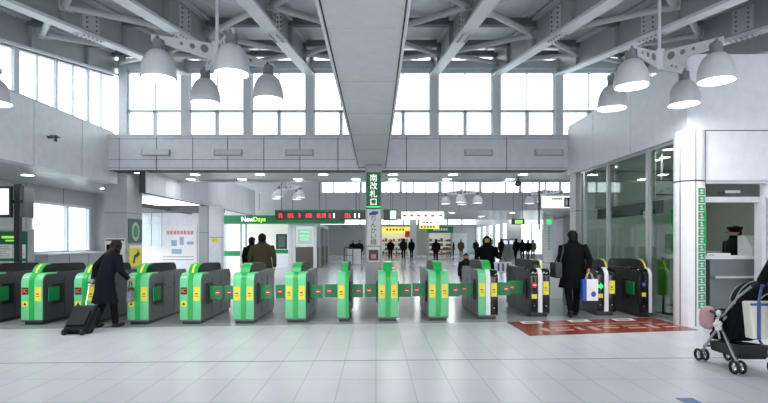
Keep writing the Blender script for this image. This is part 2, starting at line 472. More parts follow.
# glass front: posts, panes
PY = [14.0, 13.7, 12.34, 10.53, 9.42]
for i, y in enumerate(PY[1:-1]):
    struct(bx(XR - .0, XR + .1, y - .045, y + .045, 0, 3.5).build('trim_%d' % (30 + i), M['alu']))
for i, (a, b) in enumerate(zip(PY, PY[1:])):
    nw += 1; f = mb(); lo, hi = b + .05, a - .05
    f.box(XR + .01, XR + .08, lo, hi, 0, .08); f.box(XR + .01, XR + .08, lo, hi, 3.42, 3.5)
    f.box(XR + .02, XR + .07, lo, lo + .03, 0, 3.5); f.box(XR + .02, XR + .07, hi - .03, hi, 0, 3.5)
    fr = struct(f.build('window_%d' % nw, M['alu'])); bx(XR + .04, XR + .052, lo, hi, .05, 3.45).build('pane', M['oglass'], fr)
for k, (a, b) in enumerate(((13.55, 12.45), (12.25, 10.65))):
    o = bx(XR + .24, XR + .26, b, a, 2.46, 3.45).build('roller_blind', M['blind'])
    bx(XR + .22, XR + .28, b, a, 2.42, 2.46).build('bottom_bar', M['alu'], o)
    settle(tag(o, ('narrow' if k == 0 else 'wide') + ' pale roller blind behind the upper office glass, ' + ('left of the thin post' if k == 0 else 'between the two posts'), 'blind', 'office blinds'))
struct(bx(6.02, 6.1, 10.6, 13.6, 2.14, 2.42).build('trim_40', M['charcoal']))
# counter window in the front wall
nw += 1; f = mb()
f.box(5.9, 7.14, YO + .06, YO + .16, 2.26, 2.36); f.box(5.9, 7.14, YO + .04, YO + .18, 2.6, 2.67)
f.box(5.9, 5.96, YO + .04, YO + .18, 0, 2.66); f.box(7.02, 7.10, YO + .0, YO + .18, 0, 2.36)
fr = struct(f.build('window_%d' % nw, M['steel'])); bx(5.96, 7.02, YO + .1, YO + .11, 2.36, 2.6).build('pane', M['oglass'], fr)
bx(6.35, 6.62, YO - .012, YO + .0, 2.42, 2.47).build('latch', M['chrome'], fr)

# ---------------------------------------------------------------- halls beyond the bridge
# white fascia of the shop wing at the left
o = struct(bx(-7.1, -6.92, 15.0, 28.6, 3.0, 4.4).build('wall_wing', M['joint']))
f = mb(); y = 15.0
while y < 28.5: f.box(-6.95, -6.9, y + .012, min(y + 1.35, 28.6) - .012, 3.0, 4.4); y += 1.35
f.build('panels', M['panel'], o)
clad_column('column_wing', -6.78, -6.3, 20.3, 20.7, 2.99, [1.7], M['panel'])
clad_column('column_slim', -7.3, -6.95, 20.6, 20.9, 2.99, [1.9], M['panel_grey'])
# the side room with the pale wall and its dark beams
struct(bx(-11.9, -8.45, 24.4, 24.6, 0, 3.15).build('wall_side_room', M['white']))
struct(bx(-11.9, -7.15, 19.4, 24.6, 3.6, 3.7).build('ceiling_side_room', M['panel']))
for i, (y, z) in enumerate(((21.6, 2.95), (23.4, 3.0))):
    struct(bx(-11.9, -7.1, y - .08, y + .08, z - .14, z + .14).build('side_room_beam', M['steel_dark']))
for x in (-11.6, -9.0): struct(bx(x - .06, x + .06, 19.2, 24.3, 2.84, 3.0).build('side_room_joist', M['steel_dark']))
nw += 1; f = mb()
for x in (-11.8, -11.3, -10.8, -10.3): f.box(x - .04, x + .04, 23.9, 24.0, 1.3, 3.0)
for z in (1.3, 2.4, 3.0): f.box(-11.8, -10.3, 23.9, 24.0, z - .04, z + .04)
window(nw, f, bx(-11.8, -10.3, 23.94, 23.95, 1.3, 3.0))
# far cross wall with high windows, roof strips over the cross hall
YF = 30.0
f = bx(-3.4, 16, YF, YF + .3, 3.4, 4.42); f.box(-3.4, 16, YF, YF + .3, 5.32, 5.75); f.box(-9.2, -3.4, YF, YF + .3, 0, 5.75)
o = struct(f.build('wall_far', M['panel_grey']))
f = mb()
for x in range(-9, 16, 2): f.box(x - .012, x + .012, YF - .005, YF, 3.4, 4.4)
f.build('joints', M['joint'], o)
x = -3.4
while x < 15.5:
    nw += 1; f = mb(); a, b = x, x + 2.4
    f.box(a, a + .16, YF + .05, YF + .2, 4.42, 5.32); f.box(a, b, YF + .05, YF + .2, 4.42, 4.48)
    for q in (a + .85, a + 1.6): f.box(q - .035, q + .035, YF + .07, YF + .17, 4.42, 5.32)
    window(nw, f, bx(a, b, YF + .11, YF + .12, 4.42, 5.32)); x += 2.4
f = mb()
for a, b in ((17.5, 21.2), (22.0, 25.4), (25.9, 30.2)): f.box(-9.2, 16, a, b, 5.75 if a > 21 else 4.9, 5.9 if a > 21 else 5.02)  # unseen roof strips, gaps narrowed to hold back daylight
struct(f.build('ceiling_cross_hall', M['panel_grey']))
f = bx(-9.2, 16, YF + .3, 44, 3.42, 3.6); f.box(-9.2, 16, 44.3, 51, 4.6, 4.7); f.box(-9.2, 16, 52, 60, 4.6, 4.7)  # the higher strips are unseen, added to dim the hall end
struct(f.build('ceiling_far_hall', M['soffit']))
struct(bx(-9.4, -9.2, 30.3, 60.3, 0, 4.6).build('unseen_wall_far_left', M['panel_grey']))  # hidden side wall, added to dim the far hall
struct(bx(15.8, 16, 15, 30, 0, 5.9).build('unseen_wall_cross_right', M['panel_grey']))  # hidden side wall, added to shut daylight out of the cross hall
# far end wall
YE = 60.0
o = struct(bx(-9, 12.2, YE, YE + .3, 0, 3.5).build('wall_end', M['panel_grey']))
f = mb()
for q in range(9):
    xx = -2 + q * 1.75; f.box(xx, xx + .16, YE, YE + .3, 3.5, 4.35)
f.box(-9, 12.2, YE, YE + .3, 4.25, 4.6)
struct(f.build('trim_7', M['panel_grey']))
nw += 1; f = bx(-9, 12.2, YE + .1, YE + .2, 3.5, 3.54)
window(nw, f, bx(-9, 12.2, YE + .14, YE + .15, 3.5, 4.3))
struct(bx(9.2, 10.9, YE - .06, YE, 0, 2.5).build('door_1', M['steel']))
# bright glazed wall at the right of the far hall
f = mb()
for y in (45.4, 48, 51, 54, 57, 59.9): f.box(12, 12.2, y, y + .5, 0, 4.4)
f.box(12.01, 12.19, 45.35, 60, 0, .3); f.box(12.01, 12.19, 45.35, 60, 3.2, 4.4)
struct(f.build('wall_far_right', M['white']))
nw += 1; window(nw, bx(12.05, 12.15, 45.4, 60, .3, .36), bx(12.09, 12.1, 45.4, 60, .3, 3.2))
f = bx(12, 13.1, 45, 45.3, 0, 4.4); f.box(15.0, 20, 45, 45.3, 0, 4.4); f.box(13.1, 15, 45, 45.3, 3.1, 4.4); f.box(13.1, 15, 45, 45.3, 0, .3)
struct(f.build('wall_far_corner', M['white']))
nw += 1; f = bx(13.1, 15, 45.1, 45.2, .3, .38); f.box(14.0, 14.1, 45.1, 45.2, .3, 3.1)
window(nw, f, bx(13.1, 15, 45.14, 45.15, .3, 3.1))
struct(bx(15.2, 15.5, 30.3, 45, 0, 3.45).build('wall_far_side', M['panel']))
clad_column('column_far', 13.9, 14.7, 36.6, 37.2, 3.42, [1.7], M['panel_grey'])
clad_column('column_hall', 3.55, 4.2, 52, 52.6, 3.9, [1.7], M['panel_grey'])

# ================================================================ LAMPS
def plate(mbx, L, z0, z1):
    # tapering perforated arm from the centre outwards along +x
    mbx.prism([(.03, z0), (L, z1 - .09), (L, z1), (.03, z1)], -.012, .012, 'y')
def make_cluster():
    root = thing('ceiling_lamp_cluster', '', 'lamp', (0, 0, 0))
    mb().cyl((0, 0, 4.55), (0, 0, 6.1), .028, 10).build('rod', M['steel'], root, True)
    f = mb(); f.box(-.06, .06, -.06, .06, 4.27, 4.6); f.build('hub', M['steel'], root, bevel=.008)
    for dx in (-.56, .56):
        for dy in (-.64, .64):
            a = math.atan2(dy, dx); L = math.hypot(dx, dy) + .1
            mt = Matrix.Rotation(a, 4, 'Z')
            f = mb(); f.prism([(.03, 4.29), (L - .05, 4.38), (L, 4.39), (L, 4.47), (.03, 4.56)], -.012, .012, 'y', mt)
            for t, r in ((.2, .06), (.38, .04), (.54, .025)):
                f.mi = 1; f.cyl(mt @ Vector((t, -.016, 4.45 - .03 * t)), mt @ Vector((t, .016, 4.45 - .03 * t)), r, 12)
            f.build('arm_plate', [M['steel'], M['steel_dark']], root)
    for i, (dx, dy) in enumerate(((-.56, -.64), (.56, -.64), (-.56, .64), (.56, .64))):
        f = mb(); z = 3.86
        pr = [(.245, z), (.25, z + .02), (.247, z + .08), (.235, z + .16), (.21, z + .25), (.17, z + .33), (.12, z + .385), (.075, z + .405)]
        f.lathe(pr, (dx, dy, 0), 24); f.lathe([(r - .012, q) for r, q in pr], (dx, dy, 0), 24)
        sh = f.build('lamp_shade', M['lampgrey'], root, True)
        f = mb(); f.lathe([(.085, z + .40), (.085, z + .43)], (dx, dy, 0), 16, True); f.lathe([(.082, z + .435), (.082, z + .545), (.06, z + .56)], (dx, dy, 0), 16, True)
        f.box(dx - .015, dx + .015, dy - .05, dy + .05, z + .54, 4.46)
        f.build('socket', M['steel_dark'], sh, True)
        f = mb(); f.lathe([(.225, z + .035), (.2, z + .03), (.02, z + .028)], (dx, dy, 0), 24, True); f.build('diffuser', M['lamp'], sh)
    return root
cl = make_cluster()
LC = [(-2.43, 7.65, 0, -.185, 'cluster of four dome lamps under the roof, left of the central beam'),
      (4.52, 7.98, 0, -.24, 'cluster of four dome lamps near the office wall, right of the central beam'),
      (-7.05, 7.85, 0, -.1, 'cluster of dome lamps cut off by the left edge, only one dome showing'),
      (wx(288, 27), 27, 0, .3, 'small far cluster of dome lamps above the red display board'),
      (wx(463, 26), 26.5, -.32, .5, 'small far cluster of dome lamps above the woman with a tote bag'),
      (wx(545, 27), 27, -.25, .2, 'small far cluster of dome lamps above the white restroom sign')]
for i, (x, y, dz, rz, lb) in enumerate(LC):
    o = cl if i == 0 else copy_tree(cl)
    o.location = (x, y, dz); o.rotation_euler.z = rz; tag(o, lb, 'lamp', 'dome lamp clusters')
def area(x, y, z, size, power, rot=(0, 0, 0), col=(1, 1, 1), name='light'):
    l = bpy.data.lights.new(name, 'AREA'); l.shape = 'DISK'; l.size = size; l.energy = power; l.color = col
    o = bpy.data.objects.new(name, l); C.objects.link(o); o.location = (x, y, z); o.rotation_euler = rot
    return o
for (x, y) in ((-2.43, 7.65), (4.52, 7.98), (-6.95, 7.85)):
    for dx in (-.56, .56):
        for dy in (-.64, .64): area(x + dx + .185 * dy, y + dy - .185 * dx, 3.87, .4, 22, name='lamp_light')

def downlight(x, y, z, label, group, r=.15, power=14):
    root = thing('downlight', label, 'light', (x, y, z), 0, group)
    mb().lathe([(r + .035, -.002), (r + .035, -.014), (r, -.016), (r, -.002)], seg=20).build('rim', M['white'], root, True)
    mb().lathe([(r, -.008), (.01, -.008)], seg=20, cap=True).build('diffuser', M['down'], root)
    if power: area(x, y, z - .02, r * 2, power, name='downlight_light')
for i, px in enumerate((135, 195, 260, 323, 393, 453, 523)):
    downlight(wx(px, 15.8) if i else -7.3, 15.8 if i else 15.3, 3.66, 'round downlight in the near row under the bridge, %s from left' % ORD[i + 1], 'downlights of the near row', power=4 if i < 2 else 14)
for i, px in enumerate((184, 242, 298, 356, 393, 447, 510)):
    downlight(wx(px, 17.0) if i else -6.3, 17.0, 3.66, 'round downlight in the far row under the bridge, %s from left' % ORD[i + 1], 'downlights of the far row', power=4 if i < 2 else 14)
for i, (x, y) in enumerate(((-9.2, 10.6), (-9.2, 13.2), (-9.0, 16.6))):
    downlight(x, y, 3.3, 'round downlight in the low ceiling over the left aisle, %s one from the camera' % ('nearest', 'second', 'third')[i], 'aisle downlights', power=10)
for i, (px, y) in enumerate(((600, 13.1), (622, 12.0), (653, 10.6), (678, 11.6))):
    downlight(XR + .5 + .5 * (i % 2), y, 3.5, 'round downlight on the office ceiling seen through glass, %s from left' % ORD[i + 1], 'office downlights', .11, 14)
for i, (x, y) in enumerate(((1.2, 33), (5, 33), (9, 33), (-1.5, 38), (3.2, 38), (8, 38))):
    downlight(x, y, 3.42, 'small downlight in the far hall ceiling, %s of its row' % ('%s row, %s lamp' % (('near', 'far')[i // 3], ('left', 'middle', 'right')[i % 3])), 'far hall downlights', .2, 40)

# slanted grey air diffusers on the fascia
for i, px in enumerate((157, 229, 300, 478, 548)):
    x = wx(px, YB); w = .41; root = thing('wall_luminaire', ['leftmost', 'second from left', 'third from left, nearest the beam', 'nearest the beam on its right', 'rightmost'][i] + ' slanted grey box fitting on the back fascia', 'wall light', (x, YB - .03, 4.06), 0, 'box fittings on the fascia')
    f = mb(); f.prism([(0, 0), (-.14, .02), (-.05, .19), (0, .19)][::-1], -w, w); f.build('housing', M['panel_grey'], root)
    f = mb(); f.prism([(-.148, .022), (-.06, .185), (-.056, .187), (-.142, .018)], -w + .03, w - .03); f.build('cover', M['beam'], root)
# bracket with a small camera on the left fascia
root = thing('security_camera', 'small dark camera arm mounted on the white left fascia', 'camera', (XL + .03, 12.0, 4.0))
mb().box(0, .02, .28, .36, .0, .16).build('base', M['charcoal'], root)
mb().tube([(.02, .32, .1), (.12, .3, .1), (.16, -.1, .07)], .014, 8).build('arm', M['charcoal'], root, True)
mb().cyl((.16, -.05, .04), (.16, -.2, .0), .035, 10).build('body', M['charcoal'], root, True)
root = thing('dome_camera', 'dark dome camera hanging under the bridge edge', 'camera', (wx(518, 16.6), 16.6, 3.40))
mb().cyl((0, 0, .14), (0, 0, .26), .03, 8).build('stem', M['charcoal'], root, True)
mb().ell((0, 0, .06), .11, .11, .1).build('dome', M['blackgloss'], root, True)

# ================================================================ TICKET GATES
GL, GH = 1.90, .94
def gate_profile(ins=0):
    r = .16 - ins
    return [(ins, .06)] + arc(.16, GH - .16, r, 180, 90, 8) + [(GL - .1, GH - ins), (GL - ins, GH - .1), (GL - ins, .06)]
def strip(y1, t, z0=.09):
    """front panel: a thin shell that climbs the front, turns over the round corner and runs back"""
    o = [(-t, z0)] + arc(.16, GH - .16, .16 + t, 180, 90, 8) + [(y1, GH + t)]
    i = [(.02, z0)] + arc(.16, GH - .16, .14, 180, 90, 8) + [(y1, GH - .02)]
    return o + i[::-1]
HUMP = [(.06, .86)] + arc(.36, .86, .25, 165, 100, 7) + [(.5, 1.118), (1.3, 1.10)] + arc(1.45, .95, .14, 85, 0, 6) + [(1.6, .86)]
def hump_strip(t, n0=0):
    o = [(.03, .84)] + arc(.36, .86, .25 + t, 172, 100, 9) + [(.5, 1.118 + t), (1.3, 1.10 + t)] + arc(1.45, .95, .14 + t, 85, 10, 6)
    i = [(.09, .84)] + arc(.36, .86, .235, 172, 100, 9) + [(.5, 1.10), (1.3, 1.085)] + arc(1.45, .95, .125, 85, 10, 6)
    return o + i[::-1]
def flap(root, side, W, closed, gap):
    s = 1 if side == 'R' else -1; x = s * W / 2
    f = bx(x, x + s * .03, .28, .60, .34, .74); f.build('flap_housing', M['black'], root, bevel=.01)
    if closed:
        L = gap
        f = bx(x + s * .02, x + s * L, .40, .43, .42, .68); o = f.build('flap', M['flap'], root, bevel=.01)
        c = x + s * (L - .09)
        d = mb(); d.cyl((c, .398, .55), (c, .392, .55), .05, 20); d.build('no_entry_disc', M['red'], o)
        bx(c - .034, c + .034, .388, .392, .54, .56).build('disc_bar', M['paper'], o)
    else:
        f = bx(x + s * .03, x + s * .05, .10, .42, .42, .68); f.build('flap', M['flap'], root, bevel=.008)
def make_gate(x, W, style, label, left=None, right=None, gaps=(.3, .3), deco='std', y0=9.3, zk=1):
    root = thing('ticket_gate', label, 'ticket gate', (x, y0, 0), 0, 'ticket gates'); root.scale.z = zk
    grn = style == 'green'; mixed = style == 'mixed'
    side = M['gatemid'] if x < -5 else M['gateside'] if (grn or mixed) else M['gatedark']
    bx(-W / 2 + .03, W / 2 - .03, .05, GL - .03, 0, .07).build('plinth', M['black'], root)
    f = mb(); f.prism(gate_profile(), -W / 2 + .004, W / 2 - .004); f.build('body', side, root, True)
    f = mb()                                                     # service door lines and latches on both sides
    for s in (-1, 1):
        xx = s * (W / 2 - .003)
        for y in (.66, 1.2): f.box(xx - .004, xx + .004, y, y + .006, .12, .84)
        f.box(xx - .004, xx + .004, .66, GL - .08, .6, .606)
        for y in (.72, 1.12): f.box(xx - .007, xx + .007, y, y + .04, .66, .69)
    f.build('side_seams', M['charcoal'], root)
    cb = .085 if W > .3 else .06
    tw = (W - cb) / 2
    if W > .3: pan = [(-W / 2, -cb / 2, 0), (cb / 2, W / 2, 1)]
    else: pan = [(-W / 2, W / 2 - cb, 0)]
    for a, b, k in pan:
        pm = M['ltgreen'] if (grn or (mixed and k == 0)) else M['blackgloss']
        f = mb(); f.prism(strip(.42, .012), a, b); p = f.build('front_panel', pm, root, True, bevel=.006)
        c = (a + b) / 2; z = .56
        yy = -.0165
        if deco == 'ic' and k == 0:
            bx(c - .06, c + .06, yy, yy + .008, .56, .69).build('reader_mark', M['black'], p)
            text('IC', .1, (c, yy - .002, .625), M['orange'], p, 'mark_letters', bold=.004)
            bx(c - .05, c + .05, yy, yy + .008, .34, .44).build('sticker', M['yellow'], p)
            f = mb(); f.prism([(c - .03, .365), (c + .03, .365), (c, .42)], yy - .002, yy, 'y'); f.build('sticker_mark', M['black'], p)
            text('IC', .11, (c, .012, .845), M['paper'], p, 'panel_letters', bold=.004)
        elif deco == 'black' and k == 0:
            d = mb(); d.cyl((c, yy - .004, .63), (c, yy + .008, .63), .055, 20); d.build('no_entry_disc', M['red'], p)
            bx(c - .035, c + .035, yy - .007, yy - .003, .62, .64).build('disc_bar', M['paper'], p)
            bx(c - .055, c + .055, yy, yy + .008, .36, .45).build('sticker', M['yellow'], p)
        elif deco == 'arrow' and k == 0:
            f = mb(); f.prism([(c - .05, .56), (c + .0, .56), (c, .52), (c + .06, .59), (c, .66), (c, .62), (c - .05, .62)], yy - .003, yy + .006, 'y'); f.build('arrow_display', M['ledgreen'], p)
            bx(c - .05, c + .05, yy, yy + .008, .36, .44).build('sticker', M['yellow'], p)
        elif deco == 'wicket':
            bx(c - .04, c + .04, yy, yy + .008, .40, .48).build('sticker', M['yellow'], p)
            mb().cyl((c, yy - .002, .64), (c, yy + .008, .64), .04, 16).build('reader_mark', M['bluegrey'], p)
        else:
            bx(c - .058, c + .058, yy, yy + .008, .44, .70).build('sticker', M['yellow'], p)
            bx(c - .03, c + .02, yy - .002, yy + .002, .56, .585).build('sticker_mark', M['red'], p)
            bx(c - .035, c + .03, yy - .002, yy + .002, .52, .53).build('sticker_line', M['charcoal'], p)
        mb().cyl((c, yy, .22), (c, yy + .008, .22), .012, 10).build('screw', M['alu'], p)
    a, b = (-cb / 2, cb / 2) if W > .3 else (W / 2 - cb, W / 2)
    f = mb(); f.prism(strip(.30, .022), a, b); f.build('centre_band', M['green'] if grn else M['white'], root, True)
    hw = .075 if W > .3 else .05; hc = 0 if W > .3 else (.03)
    f = mb(); f.prism(HUMP, hc - hw, hc + hw); f.build('barrier_cover', M['cover'], root, True)
    edge = M['green'] if (grn or mixed) else M['yellow']
    f = mb()
    if edge is M['yellow']:
        f.prism(hump_strip(.012), hc + hw - .022, hc + hw + .008)
    else:
        f.prism(hump_strip(.012), hc - hw - .008, hc + hw + .008)
    bmesh.ops.bisect_plane(f.bm, geom=f.bm.verts[:] + f.bm.edges[:] + f.bm.faces[:], plane_co=(0, .42, 0), plane_no=(0, 1, 0), clear_outer=True)
    f.build('barrier_rim', edge, root, True)
    if deco == 'ic':
        f = mb(); f.prism(hump_strip(.016), hc - .02, hc + .02)
        bmesh.ops.bisect_plane(f.bm, geom=f.bm.verts[:] + f.bm.edges[:] + f.bm.faces[:], plane_co=(0, .26, 0), plane_no=(0, 1, 0), clear_outer=True)
        f.build('rim_strip', M['yellow'], root, True)
    f = mb(); f.box(W / 2 - .12 if W > .3 else -.08, W / 2 - .02 if W > .3 else 0, .46, .62, GH - .005, GH + .02); f.build('ticket_slot', M['black'], root, bevel=.006)
    f = mb()
    for y in (.75, 1.0, 1.25):
        f.ell((-W / 2 + .05, y, GH), .02, .03, .012, 10, 4)
    f.build('sensor', M['green'] if grn else M['charcoal'], root, True)
    for sd, st in (('L', left), ('R', right)):
        if st: flap(root, sd, W, st == 'closed', gaps[0 if sd == 'L' else 1])
    return root
O, K = 'open', 'closed'
GP = [-21, 32, 85, 138, 190.5, 243.5, 295.5, 343, 388, 438.5, 488, 540, 606, 645]      # where each front stands
GYS = [9.22, 9.23, 9.24, 9.26, 9.28, 9.34, 9.46, 9.57, 9.62, 9.69, 9.87, 10.2, 10.35, 10.15]
GX = [wx(p, y) for p, y in zip(GP, GYS)]
GW = [.39] * 14; GW[7] = .22; GW[13] = .26
def gp(i):
    return (GX[i + 1] - GW[i + 1] / 2 - GX[i] - GW[i] / 2) / 2 - .015
GS = [('green', 'ic', None, O, 'dark-sided ticket gate at the left end, cut off by the photo edge'),
      ('green', 'ic', O, O, 'green-fronted ticket gate, first whole one from the left'),
      ('green', 'ic', O, O, 'green-fronted ticket gate partly hidden behind the person pulling a suitcase'),
      ('green', 'ic', O, O, 'green ticket gate just right of the person pulling a suitcase, open flap on its side'),
      ('green', 'ic', O, K, 'green ticket gate with an orange mark, its right flap shut, third from the suitcase person'),
      ('green', 'std', K, K, 'green ticket gate with two yellow stickers below the man in olive coat'),
      ('green', 'std', K, K, 'green ticket gate with two yellow stickers, next left of the narrow gate'),
      ('green', 'std', K, K, 'narrow green ticket gate with a single yellow sticker, left of the central column'),
      ('green', 'std', K, K, 'green ticket gate seen head on, just right of the central column'),
      ('green', 'std', K, K, 'green ticket gate, second to the right of the central column'),
      ('mixed', 'std', K, K, 'ticket gate with one green and one black front panel'),
      ('black', 'black', K, O, 'black ticket gate with a red no entry disc, left of the man in black'),
      ('black', 'arrow', O, None, 'black ticket gate with white centre band, just right of the man in black'),
      ('black', 'wicket', O, None, 'narrow black ticket gate beside the office glass, right end of the row')]
for i, (st, dc, l, r, lb) in enumerate(GS):
    make_gate(GX[i], GW[i], st, lb, l, r, (gp(i - 1) if i else .3, gp(i) if i < 13 else .3), dc, GYS[i], 1 + .05 * max(0, i - 5) / 8)

# ================================================================ SIGNS, BOARDS AND POSTERS
# vertical sign on the central column
cxm = -.07
root = thing('column_sign', 'tall green and white sign with vertical station lettering on the central column', 'sign')
bx(-.27, .13, 14.15, 14.2, 2.46, 3.5).build('green_panel', M['signgreen'], root)
f = mb(); f.box(-.27, .13, 14.145, 14.15, 2.5, 2.53); f.build('stripe', M['ledgreen'], root)
for i, ch in enumerate('南改札口'): text(ch, .225, (cxm, 14.146, 3.32 - i * .225), M['letter'], root)
bx(-.25, .13, 14.15, 14.2, 1.42, 2.45).build('white_panel', M['paper'], root)
f = mb(); f.prism([(-.2, 2.28), (-.02, 2.28), (.07, 2.34), (.07, 2.38), (-.08, 2.40), (-.2, 2.33)], 14.14, 14.15, 'y'); f.build('train_emblem', M['bluegrey'], root)
for i, ch in enumerate('りんかい線'): text(ch, .185, (cxm, 14.146, 2.17 - i * .165), M['charcoal'], root)
settle(root)
root = thing('poster', 'small dark photo poster low on the central column', 'poster')
bx(-.24, .10, 14.17, 14.2, .95, 1.38).build('sheet', M['paper'], root)
bx(-.21, .07, 14.165, 14.17, 1.0, 1.3).build('picture', M['brownwall'], root)
bx(-.14, .0, 14.16, 14.165, 1.05, 1.18).build('picture_detail', M['pinkprint'], root)
settle(root)
# red display board
Y = 20.0
root = thing('display_board', 'long black hanging board with red luminous characters', 'display')
bx(wx(275, Y), wx(366, Y), Y, Y + .2, 2.4, 2.8).build('casing', M['black'], root, bevel=.01)
bx(wx(275, Y), wx(366, Y), Y - .005, Y, 2.745, 2.795).build('header_strip', M['signgreen'], root)
random.seed(3)
for px in (280, 282, 289, 291, 293, 300, 307, 309, 311, 318, 320, 323, 325, 330, 346, 348, 350):
    x = wx(px, Y); f = mb()
    for k in range(3):
        f.box(x - .03, x + random.choice((.0, .03)), Y - .006, Y, 2.49 + k * .06, 2.515 + k * .06)
    f.box(x - .035, x - .018, Y - .006, Y, 2.48, 2.65)
    f.build('character', M['led'], root)
for px in (334, 355, 359): bx(wx(px, Y) - .03, wx(px, Y) + .03, Y - .006, Y, 2.47, 2.66).build('platform_mark', M['lit'], root)
for px in (281, 319, 356): mb().cyl((wx(px, Y), Y + .1, 2.8), (wx(px, Y), Y + .1, 4.92), .022, 8).build('hanging_rod', M['steel_dark'], root)
settle(root)
root = thing('square_sign', 'small black and white hanging square sign just right of the central column', 'sign')
bx(wx(383.5, Y), wx(389, Y), Y, Y + .15, 2.38, 2.82).build('dark_panel', M['black'], root)
bx(wx(389, Y), wx(397, Y), Y, Y + .15, 2.38, 2.82).build('frame', M['flap'], root)
bx(wx(390.5, Y), wx(396, Y), Y - .01, Y, 2.44, 2.76).build('lit_panel', M['lit'], root)
mb().cyl((wx(391, Y), Y + .07, 2.82), (wx(391, Y), Y + .07, 4.92), .02, 8).build('hanging_rod', M['steel_dark'], root)
settle(root)
def arrow(f, x, z, s, y, d=1):
    f.prism([(x + d * a * s, z + b * s) for a, b in ((-1, -.2), (0, -.2), (0, -.7), (1, 0), (0, .7), (0, .2), (-1, .2))], y - .006, y, 'y')
Y = 26.5
root = thing('direction_sign', 'long lit white hanging sign with an arrow at each end', 'sign')
x0, x1 = wx(401, Y), wx(444.5, Y)
bx(x0, x1, Y, Y + .2, 2.66, 3.13).build('casing', M['panel_grey'], root)
bx(x0 + .03, x1 - .03, Y - .01, Y, 2.69, 3.1).build('lit_face', M['lit'], root)
f = mb(); arrow(f, x0 + .2, 2.9, .11, Y - .012, -1); arrow(f, x1 - .2, 2.9, .11, Y - .012, 1)
f.build('arrows', M['charcoal'], root)
f = mb()
for px in (410, 417, 424, 431): f.box(wx(px, Y), wx(px + 3.5, Y), Y - .014, Y - .01, 2.84, 2.96)
f.build('print', M['pinkprint'], root)
for x in (x0 + .3, x1 - .3): mb().cyl((x, Y + .1, 3.13), (x, Y + .1, 5.76), .025, 8).build('hanging_rod', M['steel_dark'], root)
settle(root)
Y = 34
root = thing('platform_sign', 'lit white and yellow hanging sign below the long arrow sign', 'sign')
x0, x1 = wx(419, Y), wx(439, Y)
bx(x0, x1, Y, Y + .2, wz(229, Y), wz(220, Y)).build('casing', M['panel_grey'], root)
bx(x0 + .02, x1 - .02, Y - .01, Y, wz(224.6, Y), wz(220.5, Y)).build('lit_face', M['lit'], root)
bx(x0 + .02, x1 - .02, Y - .01, Y, wz(228.6, Y), wz(225, Y)).build('yellow_face', M['lityellow'], root)
f = mb(); arrow(f, x1 - .15, wz(222.5, Y), .1, Y - .012, 1); f.build('arrow', M['charcoal'], root)
for px in (423, 426, 430): bx(wx(px, Y), wx(px + 2, Y), Y - .014, Y - .01, wz(223.4, Y), wz(221.7, Y)).build('character', M['charcoal'], root)
for px in (421, 424, 427, 430, 433): bx(wx(px, Y), wx(px + 1.8, Y), Y - .014, Y - .01, wz(227.8, Y), wz(225.9, Y)).build('character', M['charcoal'], root)
for x in (x0 + .2, x1 - .2): mb().cyl((x, Y + .1, wz(220, Y)), (x, Y + .1, 3.44), .02, 6).build('hanging_rod', M['steel_dark'], root)
settle(root)
Y = 18.5
root = thing('restroom_sign', 'lit white hanging sign with black restroom pictogram beside the office column', 'sign')
x0, x1 = wx(541, Y), wx(573, Y)
bx(x0, x1, Y, Y + .2, wz(208.5, Y), wz(195.5, Y)).build('casing', M['panel_grey'], root, bevel=.008)
bx(x0 + .02, x1 - .02, Y - .01, Y, wz(208, Y), wz(196, Y)).build('lit_face', M['lit'], root)
bx(wx(564, Y), wx(572.6, Y), Y - .014, Y - .01, wz(207, Y), wz(197.5, Y)).build('pictogram_ground', M['black'], root)
for px in (566.4, 570.2):
    x = wx(px, Y); z = wz(199.6, Y); f = mb()
    f.cyl((x, Y - .018, z), (x, Y - .014, z), .03, 12); f.prism([(x - .03, z - .23), (x + .03, z - .23), (x + .045, z - .04), (x - .045, z - .04)], Y - .018, Y - .014, 'y')
    f.build('pictogram', M['paper'], root)
f = mb()
for k in range(5): f.box(wx(552 + k * 2.1, Y), wx(553.6 + k * 2.1, Y), Y - .014, Y - .01, wz(199.8, Y), wz(197.9, Y))
f.build('print', M['steel_dark'], root)
mb().cyl((wx(540, Y), Y + .1, 1.95), (wx(540, Y), Y + .1, 4.95), .035, 8).build('hanging_rod', M['charcoal'], root)
bx(wx(540, Y), x0 + .02, Y + .06, Y + .14, 2.9, 3.0).build('bracket', M['charcoal'], root)
settle(root)
Y = 29.5
root = thing('exit_sign', 'small dark hanging sign with green lit face in the far hall', 'sign')
bx(wx(512, Y), wx(524.5, Y), Y, Y + .15, wz(224.5, Y), wz(218.8, Y)).build('casing', M['black'], root)
bx(wx(515, Y), wx(522.5, Y), Y - .01, Y, wz(223.6, Y), wz(219.9, Y)).build('lit_face', M['litgreen'], root)
for px in (513.5, 523): mb().cyl((wx(px, Y), Y + .07, wz(218.8, Y)), (wx(px, Y), Y + .07, 5.76), .02, 6).build('hanging_rod', M['steel_dark'], root)
settle(root)
root = thing('sign_pillar', 'white advertising pillar with green print near the right glazing', 'sign', (wx(549, 36), 36, 0))
bx(-.32, .32, 0, .3, 0, wz(210, 36)).build('body', M['paper'], root, bevel=.01)
bx(-.16, .16, -.01, 0, 2.75, 3.1).build('emblem', M['ledgreen'], root)
for k in range(9): bx(-.07, .07, -.01, 0, .9 + k * .19, 1.03 + k * .19).build('print_mark', M['ltgreen'], root)
